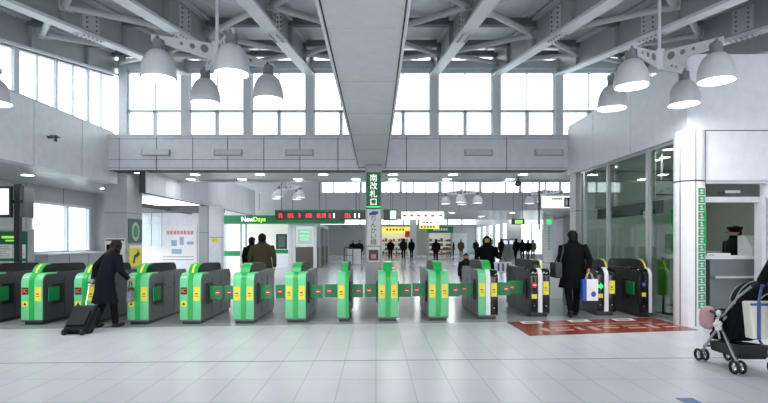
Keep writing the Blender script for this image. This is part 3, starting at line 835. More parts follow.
# column posters at the left
root = thing('poster', 'white poster with dark figures on the front of the left column', 'poster')
bx(-8.33, -7.72, 15.37, 15.4, .9, 1.64).build('sheet', M['paper'], root)
f = bx(-8.31, -7.74, 15.36, 15.37, 1.56, 1.6); f.box(-8.28, -8.12, 15.36, 15.37, .95, 1.45); f.ell((-8.0, 15.362, 1.32), .13, .006, .2); f.build('picture', M['navy'], root)
bx(-8.2, -8.08, 15.355, 15.36, 1.1, 1.28).build('picture_detail', M['orange'], root); settle(root)
root = thing('poster', 'dark green poster high on the side of the left column', 'poster')
bx(-7.67, -7.64, 15.47, 16.34, 1.5, 2.25).build('sheet', M['teal'], root)
mb().ell((-7.64, 15.9, 1.85), .006, .26, .3).build('picture', M['panel_grey'], root)
mb().ell((-7.636, 15.9, 1.85), .006, .17, .2).build('picture_detail', M['flap'], root); settle(root)
root = thing('arrow_notice', 'yellow notice with black bent arrow on the side of the left column', 'sign')
bx(-7.665, -7.64, 15.5, 16.3, .75, 1.42).build('sheet', M['yellow'], root)
bx(-7.64, -7.635, 15.5, 16.3, 1.32, 1.42).build('heading', M['paper'], root)
f = mb(); f.prism([(15.7, .85), (15.82, .85), (15.86, 1.0), (16.0, 1.08), (15.98, 1.0), (16.18, 1.13), (16.02, 1.27), (16.02, 1.18), (15.8, 1.1)], -7.64, -7.634); f.build('arrow', M['black'], root); settle(root)
root = thing('notice_board', 'white wall poster with pink heading and small pictures in the side room', 'poster')
Y = 24.38
bx(wx(161, Y), wx(197, Y), Y - .03, Y, wz(262, Y), wz(226, Y)).build('sheet', M['paper'], root)
f = mb()
for k in range(8): f.box(wx(167 + k * 3.4, Y), wx(169.6 + k * 3.4, Y), Y - .04, Y - .03, wz(234.5, Y), wz(230.8, Y))
f.build('heading', M['pinkprint'], root)
f = mb()
for a, b, c, d in ((171.5, 177, 246, 240), (180, 184, 245, 237), (172, 182, 254, 249), (187, 194, 244.5, 241.5)): f.box(wx(a, Y), wx(b, Y), Y - .04, Y - .03, wz(c, Y), wz(d, Y))
f.build('picture', M['paleblue'], root)
f = mb()
for z in (257, 260): f.box(wx(163, Y), wx(194, Y), Y - .036, Y - .03, wz(z, Y), wz(z - .6, Y))
f.build('rules', M['steel_dark'], root); settle(root)
root = thing('wall_sticker', 'small yellow sticker on the white wing column', 'sticker')
bx(-6.66, -6.44, 20.28, 20.3, 1.5, 1.68).build('sheet', M['yellow'], root); settle(root)
# banner and monitors at the left behind the gates
root = thing('information_board', 'green and white timetable board behind the left gates', 'notice board', (-9.42, 13.0, 0))
bx(-.52, .46, 0, .12, 0, 1.86).build('frame', M['panel_grey'], root, bevel=.01)
bx(-.47, .36, -.012, 0, .3, 1.80).build('green_panel', M['signgreen'], root)
f = mb()
for z0, z1 in ((1.1, 1.46), (.72, 1.02)): f.box(-.42, -.02, -.02, -.012, z0, z1); f.box(.0, .32, -.02, -.012, z0, z1)
sh = f.build('sheets', M['paper'], root)
f = mb(); random.seed(5)
for z in [1.13 + k * .045 for k in range(7)] + [.76 + k * .045 for k in range(6)]:
    f.box(-.38, -.38 + random.uniform(.2, .33), -.024, -.02, z, z + .012); f.box(.03, .03 + random.uniform(.15, .26), -.024, -.02, z, z + .012)
f.build('print', M['steel_dark'], sh)
f = mb(); f.box(-.3, .12, -.02, -.012, 1.62, 1.68); f.box(-.2, .05, -.02, -.012, 1.54, 1.58); f.build('heading', M['litgreen'], root)
for k in (-.4, .34): pass
root = thing('monitor_stand', 'black pole carrying two screens behind the leftmost gates', 'monitor', (wx(18, 11.85), 11.85, 0))
f = bx(-.065, .065, -.05, .05, 0, 2.9); f.box(-.22, .22, -.2, .2, 0, .03); f.build('pole', M['black'], root, bevel=.006)
mm = bx(-1.25, -.08, -.12, -.04, 2.10, 2.84).build('monitor', M['black'], root, bevel=.01)
bx(-1.2, -.13, -.126, -.12, 2.17, 2.78).build('screen', M['screen'], mm)
mt = Matrix.Translation((.1, -.02, 0)) @ Matrix.Rotation(R(110), 4, 'Z')
mm = bx(0, .78, -.05, .05, 2.12, 2.86, mtx=mt).build('monitor', M['black'], root, bevel=.01)
bx(.05, .73, .05, .056, 2.19, 2.79, mtx=mt).build('screen', M['screen'], mm)
bx(-.13, .13, -.03, .03, 2.45, 2.52).build('bracket', M['black'], root)
# vertical strip of green tiles on the round corner column
root = thing('column_banner', 'white vertical strip with green lettered tiles on the round office column', 'sign')
a = R(283); mt = Matrix.Translation((cx + .255 * cos(a), cy + .255 * sin(a), 0)) @ Matrix.Rotation(R(13), 4, 'Z')
bx(-.085, .085, -.012, .02, .28, 2.52, mtx=mt).build('strip', M['paper'], root)
random.seed(11)
for k in range(15):
    z = .34 + k * .145
    o = bx(-.068, .068, -.018, -.012, z, z + .128, mtx=mt).build('lettered_tile', M['tilegreen'], root); h = mb()
    h.box(-.045, .045, -.021, -.018, z + .03, z + .042, mt); h.box(-.008, .008, -.0215, -.018, z + .02, z + .11, mt)
    h.box(-.045, random.choice((.0, .045)), -.021, -.018, z + .08, z + .092, mt); h.build('stroke', M['paper'], o)
bx(.06, .1, -.016, .02, 1.5, 2.1, mtx=mt).build('green_edge', M['green'], root)
settle(root)

# shop with the green sign at the left
Y = 28.7
root = thing('shop_front', 'convenience shop front under a long green sign beyond the left gates', 'shop')
xa, xb = wx(221, Y), wx(345, Y)
bx(xa, xb, Y - .25, Y + .1, wz(223.5, Y), wz(215.5, Y)).build('sign_band', M['signgreen'], root)
bx(xa, xb, Y - .28, Y - .25, wz(224.3, Y), wz(223.2, Y)).build('sign_edge', M['green'], root)
text('New', .36, (wx(248.6, Y), Y - .26, wz(219.6, Y)), M['letter'], root, bold=.01)
text('Days', .36, (wx(260.5, Y), Y - .26, wz(219.6, Y)), M['lettergreen'], root, bold=.01)
f = bx(wx(293, Y), wx(316, Y), Y, Y + .2, 0, wz(247, Y)); f.box(wx(316, Y) - .2, wx(316, Y), Y, 36, 0, wz(247, Y)); f.build('wainscot', M['brownwall'], root)
f = bx(wx(293, Y), wx(316, Y), Y, Y + .2, wz(226, Y), wz(223, Y)); f.box(wx(316, Y) - .2, wx(316, Y), Y, 36, wz(226, Y), wz(223, Y))
for px in (290, 294, 315): f.box(wx(px, Y) - .1, wx(px, Y) + .09, Y - .02, Y + .18, 0, wz(223, Y))
for yy in (31, 33.5, 35.9): f.box(wx(316, Y) - .18, wx(316, Y) + .02, yy, yy + .15, 0, wz(223, Y))
f.build('frame', M['steel'], root)
f = bx(wx(294, Y), wx(315, Y), Y + .1, Y + .11, wz(247, Y), wz(226, Y)); f.box(wx(316, Y) - .1, wx(316, Y) - .09, Y, 36, wz(247, Y), wz(226, Y)); f.build('shop_glass', M['glass'], root)
bx(wx(221, Y), wx(316, Y) - .3, Y + 1.1, Y + 1.2, 0, 2.6).build('inner_wall', M['litshop'], root)
f = bx(wx(297, Y), wx(311, Y), Y + .3, Y + .34, wz(244, Y), wz(229, Y)); p = f.build('window_poster', M['paper'], root)
f = mb()
for k in range(3): f.box(wx(299.5, Y), wx(308, Y), Y + .29, Y + .3, wz(233 + k * 3.6, Y), wz(231.4 + k * 3.6, Y))
f.build('poster_print', M['ledgreen'], p)
f = bx(wx(276, Y), wx(287, Y), Y - .02, Y + .03, wz(249, Y), wz(234, Y)); p = f.build('door_poster', M['black'], root)
bx(wx(278, Y), wx(285.4, Y), Y - .03, Y - .02, wz(247.5, Y), wz(235.5, Y)).build('poster_print', M['teal'], p)
f = bx(wx(273, Y), wx(291, Y), Y, Y + .04, wz(253.5, Y), wz(249.5, Y)); f.box(wx(224, Y), wx(240, Y), Y, Y + .04, wz(256, Y), wz(251, Y)); f.build('green_rail', M['flap'], root)
bx(wx(273, Y), wx(291, Y), Y, Y + .05, 0, wz(253.5, Y)).build('counter_front', M['white'], root)
for px in (241, 246, 291.5): bx(wx(px, Y) - .05, wx(px, Y) + .05, Y, Y + .08, 0, wz(224, Y)).build('door_post', M['alu'], root)
settle(root)

# far shops
def far_shop(name, label, x0, x1, Y, sign, extra, seed):
    root = thing('kiosk_shop', label, 'shop', ((x0 + x1) / 2, Y, 0)); w = (x1 - x0) / 2; random.seed(seed)
    f = bx(-w, w, .9, 1.0, 0, 2.5); f.build('back_wall', M['litshop'], root)
    f = bx(-w, -w + .15, 0, 1, 0, 2.5); f.box(w - .15, w, 0, 1, 0, 2.5); f.build('side_wall', M['panel_grey'], root)
    bx(-w, w, -.2, 1, 2.45, 3.15).build('sign_band', sign, root)
    f = mb()
    for k in range(6): f.box(-w * .6 + k * w * .2, -w * .6 + k * w * .2 + .18, -.22, -.2, 2.7, 2.95)
    f.build('sign_print', extra, root)
    f = mb()
    for z in (.5, 1.0, 1.5): f.box(-w + .2, w - .2, .4, .85, z - .04, z)
    f.build('shelf', M['counter'], root)
    f = mb(); x = -w + .25
    while x < w - .4:
        for z in (0.02, .5, 1.0, 1.5):
            h = random.uniform(.15, .38); f.mi = random.randrange(5); f.box(x, x + .24, .45, .8, z + .001, z + h)
        x += .3
    o = f.build('merchandise', [M['brownwall'], M['red'], M['paper'], M['teal'], M['tan']], root); o['kind'] = 'stuff'
    return root
far_shop('kiosk', 'lit shop with dark green sign band at the end of the hall', wx(428, 55), wx(453, 55), 55, M['signgreen'], M['paper'], 1)
far_shop('kiosk', 'lit shop with yellow sign band at the far left of the hall end', wx(380, 56), wx(412, 56), 56, M['lityellow'], M['red'], 2)
root = thing('red_sign', 'small red lit sign beside the yellow banded far shop', 'sign')
bx(wx(405, 54), wx(410.5, 54), 54, 54.1, wz(237, 54), wz(231, 54)).build('face', M['red'], root)
bx(wx(407, 54), wx(408, 54), 54.1, 54.2, 0, wz(231, 54)).build('post', M['steel'], root); settle(root)
# counter with rail in front of the far left wall, seen left of the column
root = thing('service_counter', 'white counter with dark rail left of the central column', 'counter', (wx(354, 34), 34, 0))
bx(-.45, .45, 0, .5, 0, 1.0).build('body', M['white'], root, bevel=.01)
f = mb()
for x in (-.62, -.05): f.cyl((x, -.6, 0), (x, -.6, 1.1), .03, 8)
f.tube([(-.62, -.6, 1.1), (-.05, -.6, 1.1)], .03); f.tube([(-.62, -.6, .6), (-.05, -.6, .6)], .02)
f.build('rail', M['charcoal'], root)
# ticket machines far right
for i, px in enumerate((506, 512)):
    root = thing('ticket_machine', '%s grey ticket machine before the far right glazing' % ('left', 'right')[i], 'machine', (wx(px, 43.5), 43.5, 0), 0, 'far ticket machines')
    f = mb(); f.prism([(0, 0), (.6, 0), (.6, 1.75), (.15, 1.75), (.15, 1.2), (0, 1.0)], -.24, .24); f.build('body', M['panel_grey'], root)
    bx(-.17, .17, .13, .15, 1.28, 1.6).build('screen', M['screen'], root)
root = thing('potted_plant', 'bright green leafy plant behind the woman with a tote bag', 'plant', (wx(491, 40), 40, 0))
mb().lathe([(.2, 0), (.27, .5)], seg=14, cap=True).build('pot', M['white'], root, True)
f = mb(); f.cyl((0, 0, .5), (0, 0, 1.5), .03, 6); f.build('stem', M['brownwall'], root)
f = mb(); random.seed(4)
for k in range(60):
    v = Vector((random.gauss(0, .2), random.gauss(0, .2), 1.55 + random.gauss(0, .22)))
    q = Matrix.Translation(v) @ Matrix.Rotation(random.uniform(0, 6.3), 4, 'Z') @ Matrix.Rotation(random.uniform(-1, 1), 4, 'X')
    vs = [f.bm.verts.new(q @ Vector(p)) for p in ((0, -.16, 0), (.06, 0, .02), (0, .16, 0), (-.06, 0, .02))]; f._f(vs)
f.build('foliage', M['plant'], root)

# red printed floor area and a blue floor mark
root = thing('floor_graphic', 'rust red printed floor panel in front of the black gates', 'floor sticker')
bx(2.5, 5.6, 8.16, 9.55, 0, .004).build('sheet', M['redmat'], root)
for x in (2.75, 3.72, 4.66):
    o = bx(x, x + .42, 9.3, 9.55, .004, .005).build('pale_square', M['paper'], root)
    bx(x + .07, x + .33, 9.36, 9.48, .005, .006).build('pictogram', M['steel_dark'], o)
f = mb(); random.seed(9)
for (x, y, w, h) in ((2.9, 8.5, .12, .32), (3.1, 8.5, .35, .1), (3.1, 8.72, .35, .1), (3.55, 8.5, .1, .32), (3.8, 8.45, .14, .4), (4.05, 8.6, .3, .1), (4.0, 8.8, .4, .08), (4.5, 8.5, .34, .12), (4.5, 8.75, .34, .1), (4.95, 8.45, .12, .42), (5.2, 8.5, .25, .12), (5.2, 8.78, .25, .1), (3.2, 9.05, 2.0, .05)):
    f.box(x, x + w, y, y + h, .004, .005)
f.build('print', M['redlight'], root)
for o in [c for c in root.children] + [g_ for c in root.children for g_ in c.children]:
    for v in o.data.vertices: v.co.y += (v.co.x - 2.5) * .17      # the sheet follows the skewed line of the gates
settle(root)
root = thing('floor_mark', 'blue tape mark on the tiles at the bottom edge', 'floor sticker')
bx(2.95, 3.12, 4.72, 4.93, 0, .003).build('tape', M['bluemark'], root); settle(root)

# ---------------------------------------------------------------- inside the office
o = bx(6.0, 7.9, 9.62, 10.15, 1.2, 1.26).build('counter_top', M['white'])
root = thing('service_counter', 'white service counter inside the office window', 'counter')
o.parent = root; o.name = 'counter_top'
bx(6.05, 7.9, 9.7, 10.1, 0, 1.2).build('body', M['charcoal'], root)
bx(6.45, 7.9, 9.5, 9.7, .84, .88).build('bag_shelf', M['counter'], root)
bx(6.45, 7.9, 9.66, 9.7, .1, 1.2).build('front_board', M['steel_dark'], root); settle(root)
root = thing('notice_card', 'small framed red and white card standing on the office counter', 'sign', (6.28, 9.75, 1.26))
mt = Matrix.Rotation(R(-12), 4, 'X')
bx(-.1, .1, 0, .015, 0, .22, mtx=mt).build('card', M['paper'], root); bx(-.075, .075, -.004, 0, .05, .18, mtx=mt).build('print', M['pinkprint'], root)
root = thing('cash_tray', 'flat pale tray lying on the office counter', 'tray', (6.75, 9.85, 1.26))
f = bx(-.17, .17, -.1, .1, 0, .05); f.build('dish', M['paper'], root, bevel=.01); bx(-.15, .15, -.08, .08, .05, .055).build('mat', M['panel_grey'], root)
root = thing('ticket_terminal', 'grey boxy terminal right of the officer on the counter', 'machine', (7.5, 9.9, 1.26))
f = mb(); f.prism([(-.2, 0), (.2, 0), (.2, .4), (0, .4), (-.2, .15)], -.2, .2); f.build('body', M['panel_grey'], root, bevel=.012)
bx(-.12, .1, -.206, -.2, .06, .2).build('keypad', M['charcoal'], root)
root = thing('wall_monitor', 'dark flat monitor hanging high behind the office glass', 'monitor', (6.3, 11.0, 2.55))
bx(-.28, .28, -.04, .04, 0, .34).build('casing', M['black'], root, bevel=.01); bx(-.25, .25, -.046, -.04, .03, .31).build('screen', M['steel_dark'], root)
mb().cyl((0, .02, .34), (0, .02, .95), .025, 8).build('mount', M['alu'], root)
for i, (y0, y1, h) in enumerate(((10.7, 12.1, 1.1), (12.5, 13.5, 1.3))):
    root = thing('office_desk', ('long' if i == 0 else 'short') + ' desk unit inside the office behind the glass, ' + ('nearer the column' if i == 0 else 'at the far end'), 'desk', (8.2, (y0 + y1) / 2, 0))
    w = (y1 - y0) / 2
    bx(-.35, .35, -w, w, .0, h - .05).build('body', M['panel_grey'], root); bx(-.4, .4, -w, w, h - .05, h).build('top', M['counter'], root)
root = thing('standing_banner', 'narrow yellow green banner standing behind the office glass', 'banner', (6.1, 10.6, 0))
bx(-.12, .12, -.01, .01, .4, 1.15).build('sheet', M['plant'], root); f = bx(-.15, .15, -.1, .1, 0, .03); f.box(-.015, .015, .01, .03, .03, 1.2); f.build('stand', M['charcoal'], root)
root = thing('standing_banner', 'bright green hanging banner deep inside the office', 'banner', (7.2, 12.0, 0))
bx(-.12, .12, -.01, .01, 1.3, 2.3).build('sheet', M['green'], root); f = bx(-.15, .15, -.1, .1, 0, .03); f.box(-.015, .015, .01, .03, .03, 2.3); f.build('stand', M['charcoal'], root)
# ================================================================ PEOPLE
def skin_mesh(verts, edges, radii, roots, sub=1):
    me = bpy.data.meshes.new('s'); me.from_pydata(verts, edges, [])
    ob = bpy.data.objects.new('s', me); C.objects.link(ob)
    ob.modifiers.new('Skin', 'SKIN')
    if sub: sm = ob.modifiers.new('Sub', 'SUBSURF'); sm.levels = sub; sm.render_levels = sub
    sv = me.skin_vertices[0].data
    for i, r in enumerate(radii):
        sv[i].radius = r if isinstance(r, tuple) else (r, r); sv[i].use_root = i in roots
    dg = bpy.context.evaluated_depsgraph_get(); dg.update()
    out = bpy.data.meshes.new_from_object(ob.evaluated_get(dg))
    bpy.data.objects.remove(ob); return out
def person(label, x, y, rz, H=1.70, coat='coatblack', hair='hair', trous='trouser', hem=.80, lean=0.0, step=.0, arms=None, group=None,
           long_hair=False, fine=False, wide=1.0, head_turn=0.0, cat='person', skirt=False, collar=None, head_nod=0.0):
    s = H / 1.70
    root = thing('person', label, cat, (x, y, 0), rz, group)
    piv = Vector((0, 0, .95))
    def P(a, b, c, up=None):
        v = Vector((a, b, c))
        if (c > .95 if up is None else up): v = piv + Matrix.Rotation(-lean, 3, 'X') @ (v - piv)
        return v * s
    HC = Vector((0, .0, 1.50))
    def PH(a, b, c):
        v = HC + Matrix.Rotation(head_turn, 3, 'Z') @ (Matrix.Rotation(-head_nod, 3, 'X') @ (Vector((a, b, c)) - HC)); return P(*v, up=True)
    A = {'L': ((-.245 * wide, -.02, 1.13), (-.25 * wide, .05, .88)), 'R': ((.245 * wide, -.02, 1.13), (.25 * wide, .05, .88))}
    if arms: A.update(arms)
    V = [P(0, 0, .95), P(0, 0, 1.14), P(0, .0, 1.32), P(0, 0, 1.43), PH(0, 0, 1.50), PH(0, .012, 1.555), PH(0, .0, 1.60), PH(0, -.008, 1.64)]
    E_ = [(i, i + 1) for i in range(7)]
    r = [.12, .115, .12, .06, .05, .066, .086, .072]
    J = {}
    for sd, k in (('L', -1), ('R', 1)):
        st = step * k
        n = len(V); el, wr = A[sd]
        sh = P(.165 * k * wide, 0, 1.385); e = P(*el, up=True); w_ = P(*wr, up=True)
        d = (w_ - e).normalized(); palm = w_ + d * .075 * s
        V += [sh, e, w_, palm]; E_ += [(3, n), (n, n + 1), (n + 1, n + 2), (n + 2, n + 3)]
        r += [.04, .036, .027, (.036, .02)]
        m = len(V)
        V += [P(.09 * k, 0, .90), P(.10 * k, max(0, st) * .6 + .02, .49), P(.10 * k, st, .09), P(.105 * k, st + .14, .04)]
        E_ += [(0, m), (m, m + 1), (m + 1, m + 2), (m + 2, m + 3)]; r += [.08, .055, .038, .03]
        J[sd] = (sh, e, w_, palm, d, V[m], V[m + 1], V[m + 2], st)
    roots = {0}
    if fine:
        for sd, k in (('L', -1), ('R', 1)):
            sh, e, w_, palm, d = J[sd][:5]
            ac = d.cross(Vector((k, 0, 0)))
            ac = ac.normalized() if ac.length > .2 else Vector((0, 1, 0))
            cu = Vector((-k, 0, 0))                         # the fingers curl towards the body
            for j in range(4):
                n = len(V); o = (j - 1.5) * .019 * s; L = (.072, .082, .078, .06)[j] * s
                a = palm - d * .012 * s + ac * o
                V += [a, a + d * L * .55 + cu * .004, a + d * L * .95 + cu * L * .32, a + d * L * 1.1 + cu * L * .62]; E_ += [(n, n + 1), (n + 1, n + 2), (n + 2, n + 3)]
                r += [.0095, .009, .0085, .007]; roots.add(n)
            n = len(V); a = w_ + d * .03 * s + ac * .02
            V += [a, a + ac * .035 + d * .02, a + ac * .045 + d * .055 + cu * .015]; E_ += [(n, n + 1), (n + 1, n + 2)]; r += [.012, .011, .009]; roots.add(n)
    r = [tuple(q * s for q in z) if isinstance(z, tuple) else z * s for z in r]
    me = skin_mesh([tuple(v) for v in V], E_, r, roots, 1)
    f = mb(); f.add(me)
    hr = Matrix.Rotation(head_turn, 3, 'Z') @ Matrix.Rotation(-head_nod, 3, 'X')
    f.ell(PH(0, .088, 1.585), .014 * s, .022 * s, .026 * s, 8, 5, hr)
    for k in (-1, 1): f.ell(PH(.083 * k, -.01, 1.59), .014 * s, .022 * s, .034 * s, 8, 5, hr)
    f.build('body', M['skin'], root, True)
    # coat
    f = mb(); seg = 18
    def ring(z, rx, ry, yo=0):
        return [P(rx * wide * cos(t), ry * sin(t) + yo, z, up=z > .95) for t in (2 * pi * q / seg for q in range(seg))]
    prof = [(hem, .235 + max(0, .66 - hem) * .28, .185 + max(0, .66 - hem) * .2), ((hem + .95) / 2, .222, .17), (.95, .205, .155), (1.12, .185, .14), (1.27, .205, .145), (1.37, .212, .13), (1.425, .165, .10), (1.47, .092, .088), (1.525, .074, .082)]
    f.rings([ring(*q) for q in prof])
    for sd in 'LR':
        sh, e, w_, palm, d = J[sd][:5]
        q = sh + Vector((0, 0, .005)); f.tube([q, q.lerp(e, .35), q.lerp(e, .8), e, e.lerp(w_, .3), w_.lerp(e, .02)], [.09 * s, .084 * s, .07 * s, .062 * s, .057 * s, .048 * s], 12)
    c = f.build('coat', M[coat], root, True)
    if fine:
        f = mb(); f.rings([[P((.082 + g) * cos(t), (.088 + g) * sin(t), z, up=True) for t in (2 * pi * q / 16 for q in range(16))] for z, g in ((1.455, .012), (1.49, .012), (1.515, .004))])
        f.build('collar', M[collar or coat], c, True)
    f = mb()
    for sd in 'LR':
        hp, kn, an, st = J[sd][5:9]
        f.tube([hp + Vector((0, 0, .04)), hp.lerp(kn, .5), kn, kn.lerp(an, .5), an + Vector((0, 0, -.02))], [.105 * s, .088 * s, .07 * s, .06 * s, .054 * s], 12)
    f.ell(P(0, 0, .92), .17 * s, .13 * s, .12 * s)
    f.build('trousers', M[trous], root, True)
    for sd in 'LR':
        an, st = J[sd][7:9]
        f = mb(); f.ell((an.x, an.y + .055 * s, .05 * s), .046 * s, .135 * s, .05 * s, 12, 8); f.tube([(an.x, an.y, .03 * s), (an.x, an.y, .13 * s)], [.045 * s, .05 * s], 12)
        f.build('shoe', M['shoe'], root, True)
    # hair: a cap that leaves the face free, with a fall at the back when long
    f = mb(); rs = []
    for i in range(9):
        a = R(-38 + 128 * i / 8); k = max(cos(a), .03); row = []
        for q in range(20):
            t = 2 * pi * q / 20; fr = sin(t)
            zz = .105 * sin(a)
            if fr < -.1 and zz < 0: zz *= 1.9
            if fr > .25 and zz < .035: zz = .035 + (zz - .035) * .15
            row.append(PH(.1 * k * cos(t), -.012 + .112 * k * fr - (.012 if fr > .25 else 0), 1.612 + zz))
        rs.append(row)
    f.rings(rs)
    if long_hair:
        rs = []
        for z, w_, yy in ((1.66, .09, -.05), (1.58, .103, -.045), (1.50, .105, -.05), (1.42, .10, -.085), (1.36, .075, -.10)):
            rs.append([PH(w_ * cos(t), yy + .055 * sin(t), z) for t in (2 * pi * q / 16 for q in range(16))])
        f.rings(rs)
        for k in (-1, 1): f.tube([PH(.085 * k, .01, 1.64), PH(.098 * k, .02, 1.56), PH(.095 * k, .03, 1.44)], [.03 * s, .034 * s, .02 * s], 8)
    f.build('hair', M[hair], root, True)
    if fine:
        for k in (-1, 1): mb().ell(PH(.032 * k, .078, 1.605), .013 * s, .008 * s, .008 * s, 8, 4, hr).build('eye', M['black'], root, True)
        mb().ell(PH(0, .076, 1.54), .024 * s, .01 * s, .007 * s, 8, 4, hr).build('mouth', M['lip'], root, True)
    root['_h'] = 0; del root['_h']
    return root, J
def at(root, v): return Matrix.Translation(root.location) @ Matrix.Rotation(root.rotation_euler.z, 4, 'Z') @ v

# traveller pulling the suitcase
pr, J = person('person in a long navy coat leaning forward and pulling a black suitcase', -4.84, 8.93, R(-38), 1.60, 'navy', 'hairbrown', 'trouser', .48, R(20), .15,
               {'L': ((-.27, -.12, 1.14), (-.22, -.10, .88)), 'R': ((.26, .10, 1.14), (.20, .33, 1.04))}, long_hair=True, fine=True, wide=1.02)
hand = at(pr, J['L'][3])
# suitcase
root = thing('suitcase', 'black wheeled suitcase tilted on its wheels behind the person in navy', 'suitcase', (hand.x + .09, hand.y - .74, 0))
T = Matrix.Translation((0, 0, .05)) @ Matrix.Rotation(R(-42), 4, 'X')
bx(-.19, .19, 0.0, .24, .05, .55, mtx=T).build('shell', M['suit'], root, bevel=.035)
bx(-.15, .15, -.03, .01, .12, .42, mtx=T).build('front_pocket', M['suit'], root, bevel=.012)
f = mb(); f.box(-.192, .192, .11, .125, .05, .553, T); f.build('zip', M['charcoal'], root)
tip = T.inverted() @ (hand - root.location)
for k in (-1, 1):
    p = T @ Vector((k * .085, .19, .53)); q = hand - root.location + Vector((k * .06, 0, 0))
    mb().cyl(p, q, .011, 8).build('handle_rod', M['chrome'], root, True)
g0 = hand - root.location
mb().tube([g0 + Vector((-.08, 0, 0)), g0 + Vector((.08, 0, 0))], .017, 10).build('grip', M['rubber'], root, True)
for k in (-1, 1):
    mb().cyl((k * .15 - .02, .02, .05), (k * .15 + .02, .02, .05), .05, 16).build('wheel', M['rubber'], root, True)
root2 = thing('handbag', 'grey handbag hanging at the right side of the person in navy', 'bag')
w2 = at(pr, J['R'][3])
f = mb(); f.prism([(-.09, -.38), (.09, -.38), (.07, -.18), (-.07, -.18)], -.04, .04, 'x', Matrix.Translation(w2)); f.build('body', M['steel_dark'], root2, bevel=.015)
mb().tube([w2 + Vector((0, -.07, -.19)), w2 + Vector((0, -.03, -.0)), w2 + Vector((0, .03, -.0)), w2 + Vector((0, .07, -.19))], .01, 8).build('strap', M['charcoal'], root2, True); settle(root2)
# man in black at the wide gate
pr, J = person('person in black coat walking away through the wide gate with a shopping bag', 4.05, 10.25, R(0), 1.76, 'coatblack', 'hair', 'trouser', .58, R(4), .13,
               {'L': ((-.26, -.03, 1.15), (-.27, .05, .92)), 'R': ((.27, -.12, 1.13), (.19, -.26, .93))}, fine=True, wide=1.16, head_nod=R(12))
h = at(pr, J['R'][3])
root = thing('shopping_bag', 'white paper shopping bag with blue side held by the person in black', 'bag', (h.x - .0, h.y - .04, h.z - .55))
bx(-.15, .15, -.05, .05, 0, .42).build('body', M['paper'], root)
bx(-.152, -.075, -.053, .053, .0, .421).build('blue_side', M['blue'], root)
mb().ell((.06, -.052, .13), .05, .004, .055).build('print', M['blue'], root)
for k in (-1, 1): mb().tube([(-.07, .03 * k, .42), (-.045, .02 * k, .52), (0, 0, .55), (.045, .02 * k, .52), (.07, .03 * k, .42)], .006, 6).build('handle', M['cream'], root, True)
root = thing('shoulder_bag', 'black bag hanging at the left hip of the person in black', 'bag', (3.69, 10.25, .80))
bx(-.07, .07, -.18, .18, 0, .32).build('body', M['charcoal'], root, bevel=.03)
mb().tube([(.03, -.14, .31), (.10, -.12, .55), (.14, -.02, .68), (.12, .10, .55), (.03, .14, .31)], .012, 8).build('strap', M['charcoal'], root, True)
# people just behind the gates
person('person in olive brown coat walking away beyond the green gates', -2.87, 12.6, R(6), 1.73, 'olive', 'hair', 'trouser', .66, R(2), .12, fine=True, wide=1.2)
person('person in dark coat partly hidden behind the person in olive', -3.62, 14.6, R(0), 1.66, 'coatblack', 'hair', 'trouser', .8, 0, .1)
pw, J = person('person with long hair in black coat approaching the gates with a tote', wx(487, 13.4), 13.4, R(180), 1.68, 'coatblack', 'hairbrown', 'trouser', .5, 0, .1,
               {'L': ((-.29, .0, 1.15), (-.34, .2, 1.12))}, long_hair=True, fine=True, wide=1.12, )
h = at(pw, J['L'][3])
root = thing('tote_bag', 'pale patterned tote bag on the arm of the approaching person', 'bag', (h.x, h.y, h.z - .36))
f = mb(); f.prism([(-.2, 0), (.2, 0), (.23, .26), (-.23, .26)], -.05, .05, 'y'); f.build('body', M['paper'], root, bevel=.01)
for k in range(3): bx(-.15 + k * .12, -.10 + k * .12, -.056, -.05, .03, .23).build('stripe', M['bluegrey'], root)
mb().tube([(-.1, 0, .25), (-.06, 0, .36), (.06, 0, .36), (.1, 0, .25)], .01, 8).build('strap', M['navy'], root, True)
person('child in dark jacket beside the approaching person with long hair', wx(466.0, 13.0), 13.0, R(180), 1.22, 'coatgrey', 'hair', 'jeans', .7, 0, .06, fine=True)
# the officer and the stroller's owner
po, J = person('station officer in dark uniform and peaked cap behind the office counter', 7.62, 10.62, R(95), 1.86, 'coatblack', 'hair', 'trouser', .75, 0, 0, fine=True)
hx = po.location; 
f = mb(); f.lathe([(.105, 1.735), (.108, 1.78), (.15, 1.82), (.14, 1.85), (.02, 1.86)], seg=20, cap=True); cap_ = f.build('cap', M['navy'], po, True)
f = mb(); f.prism([(-.09, .07), (.09, .07), (.06, .17), (-.06, .17)], 1.735, 1.745, 'z'); f.build('peak', M['blackgloss'], cap_)
person('person in black at the right edge holding the stroller handle', 4.38, 5.06, R(0), 1.80, 'coatblack', 'hair', 'trouser', .8, R(3), .08,
       {'L': ((-.27, .14, 1.15), (-.16, .36, 1.08)), 'R': ((.27, .14, 1.15), (.12, .36, 1.08))}, fine=True, wide=1.08)
# stroller
root = thing('stroller', 'dark baby stroller with navy canopy and double wheels by the office', 'stroller')
for (x, y) in ((4.22, 6.48), (4.60, 6.48), (4.21, 5.82), (4.66, 5.82)):
    for k in (-1, 1):
        c = x + k * .042; f = mb()
        f.lathe([(.055, -.014), (.075, -.014), (.08, -.006), (.08, .006), (.075, .014), (.055, .014), (.055, -.014)], seg=20)
        for v in f.bm.verts: v.co = Vector((c + v.co.z, y + v.co.x, .081 + v.co.y))
        w_ = f.build('wheel', M['rubber'], root, True)
        f = mb(); f.cyl((c - .012, y, .081), (c + .012, y, .081), .02, 10)
        for q in range(5):
            a = 2 * pi * q / 5; f.cyl((c, y, .081), (c, y + .057 * cos(a), .081 + .057 * sin(a)), .008, 6)
        f.build('hub', M['chrome'], w_, True)
    mb().tube([(x - .05, y, .081), (x + .05, y, .081)], .01, 8).build('axle', M['black'], root)
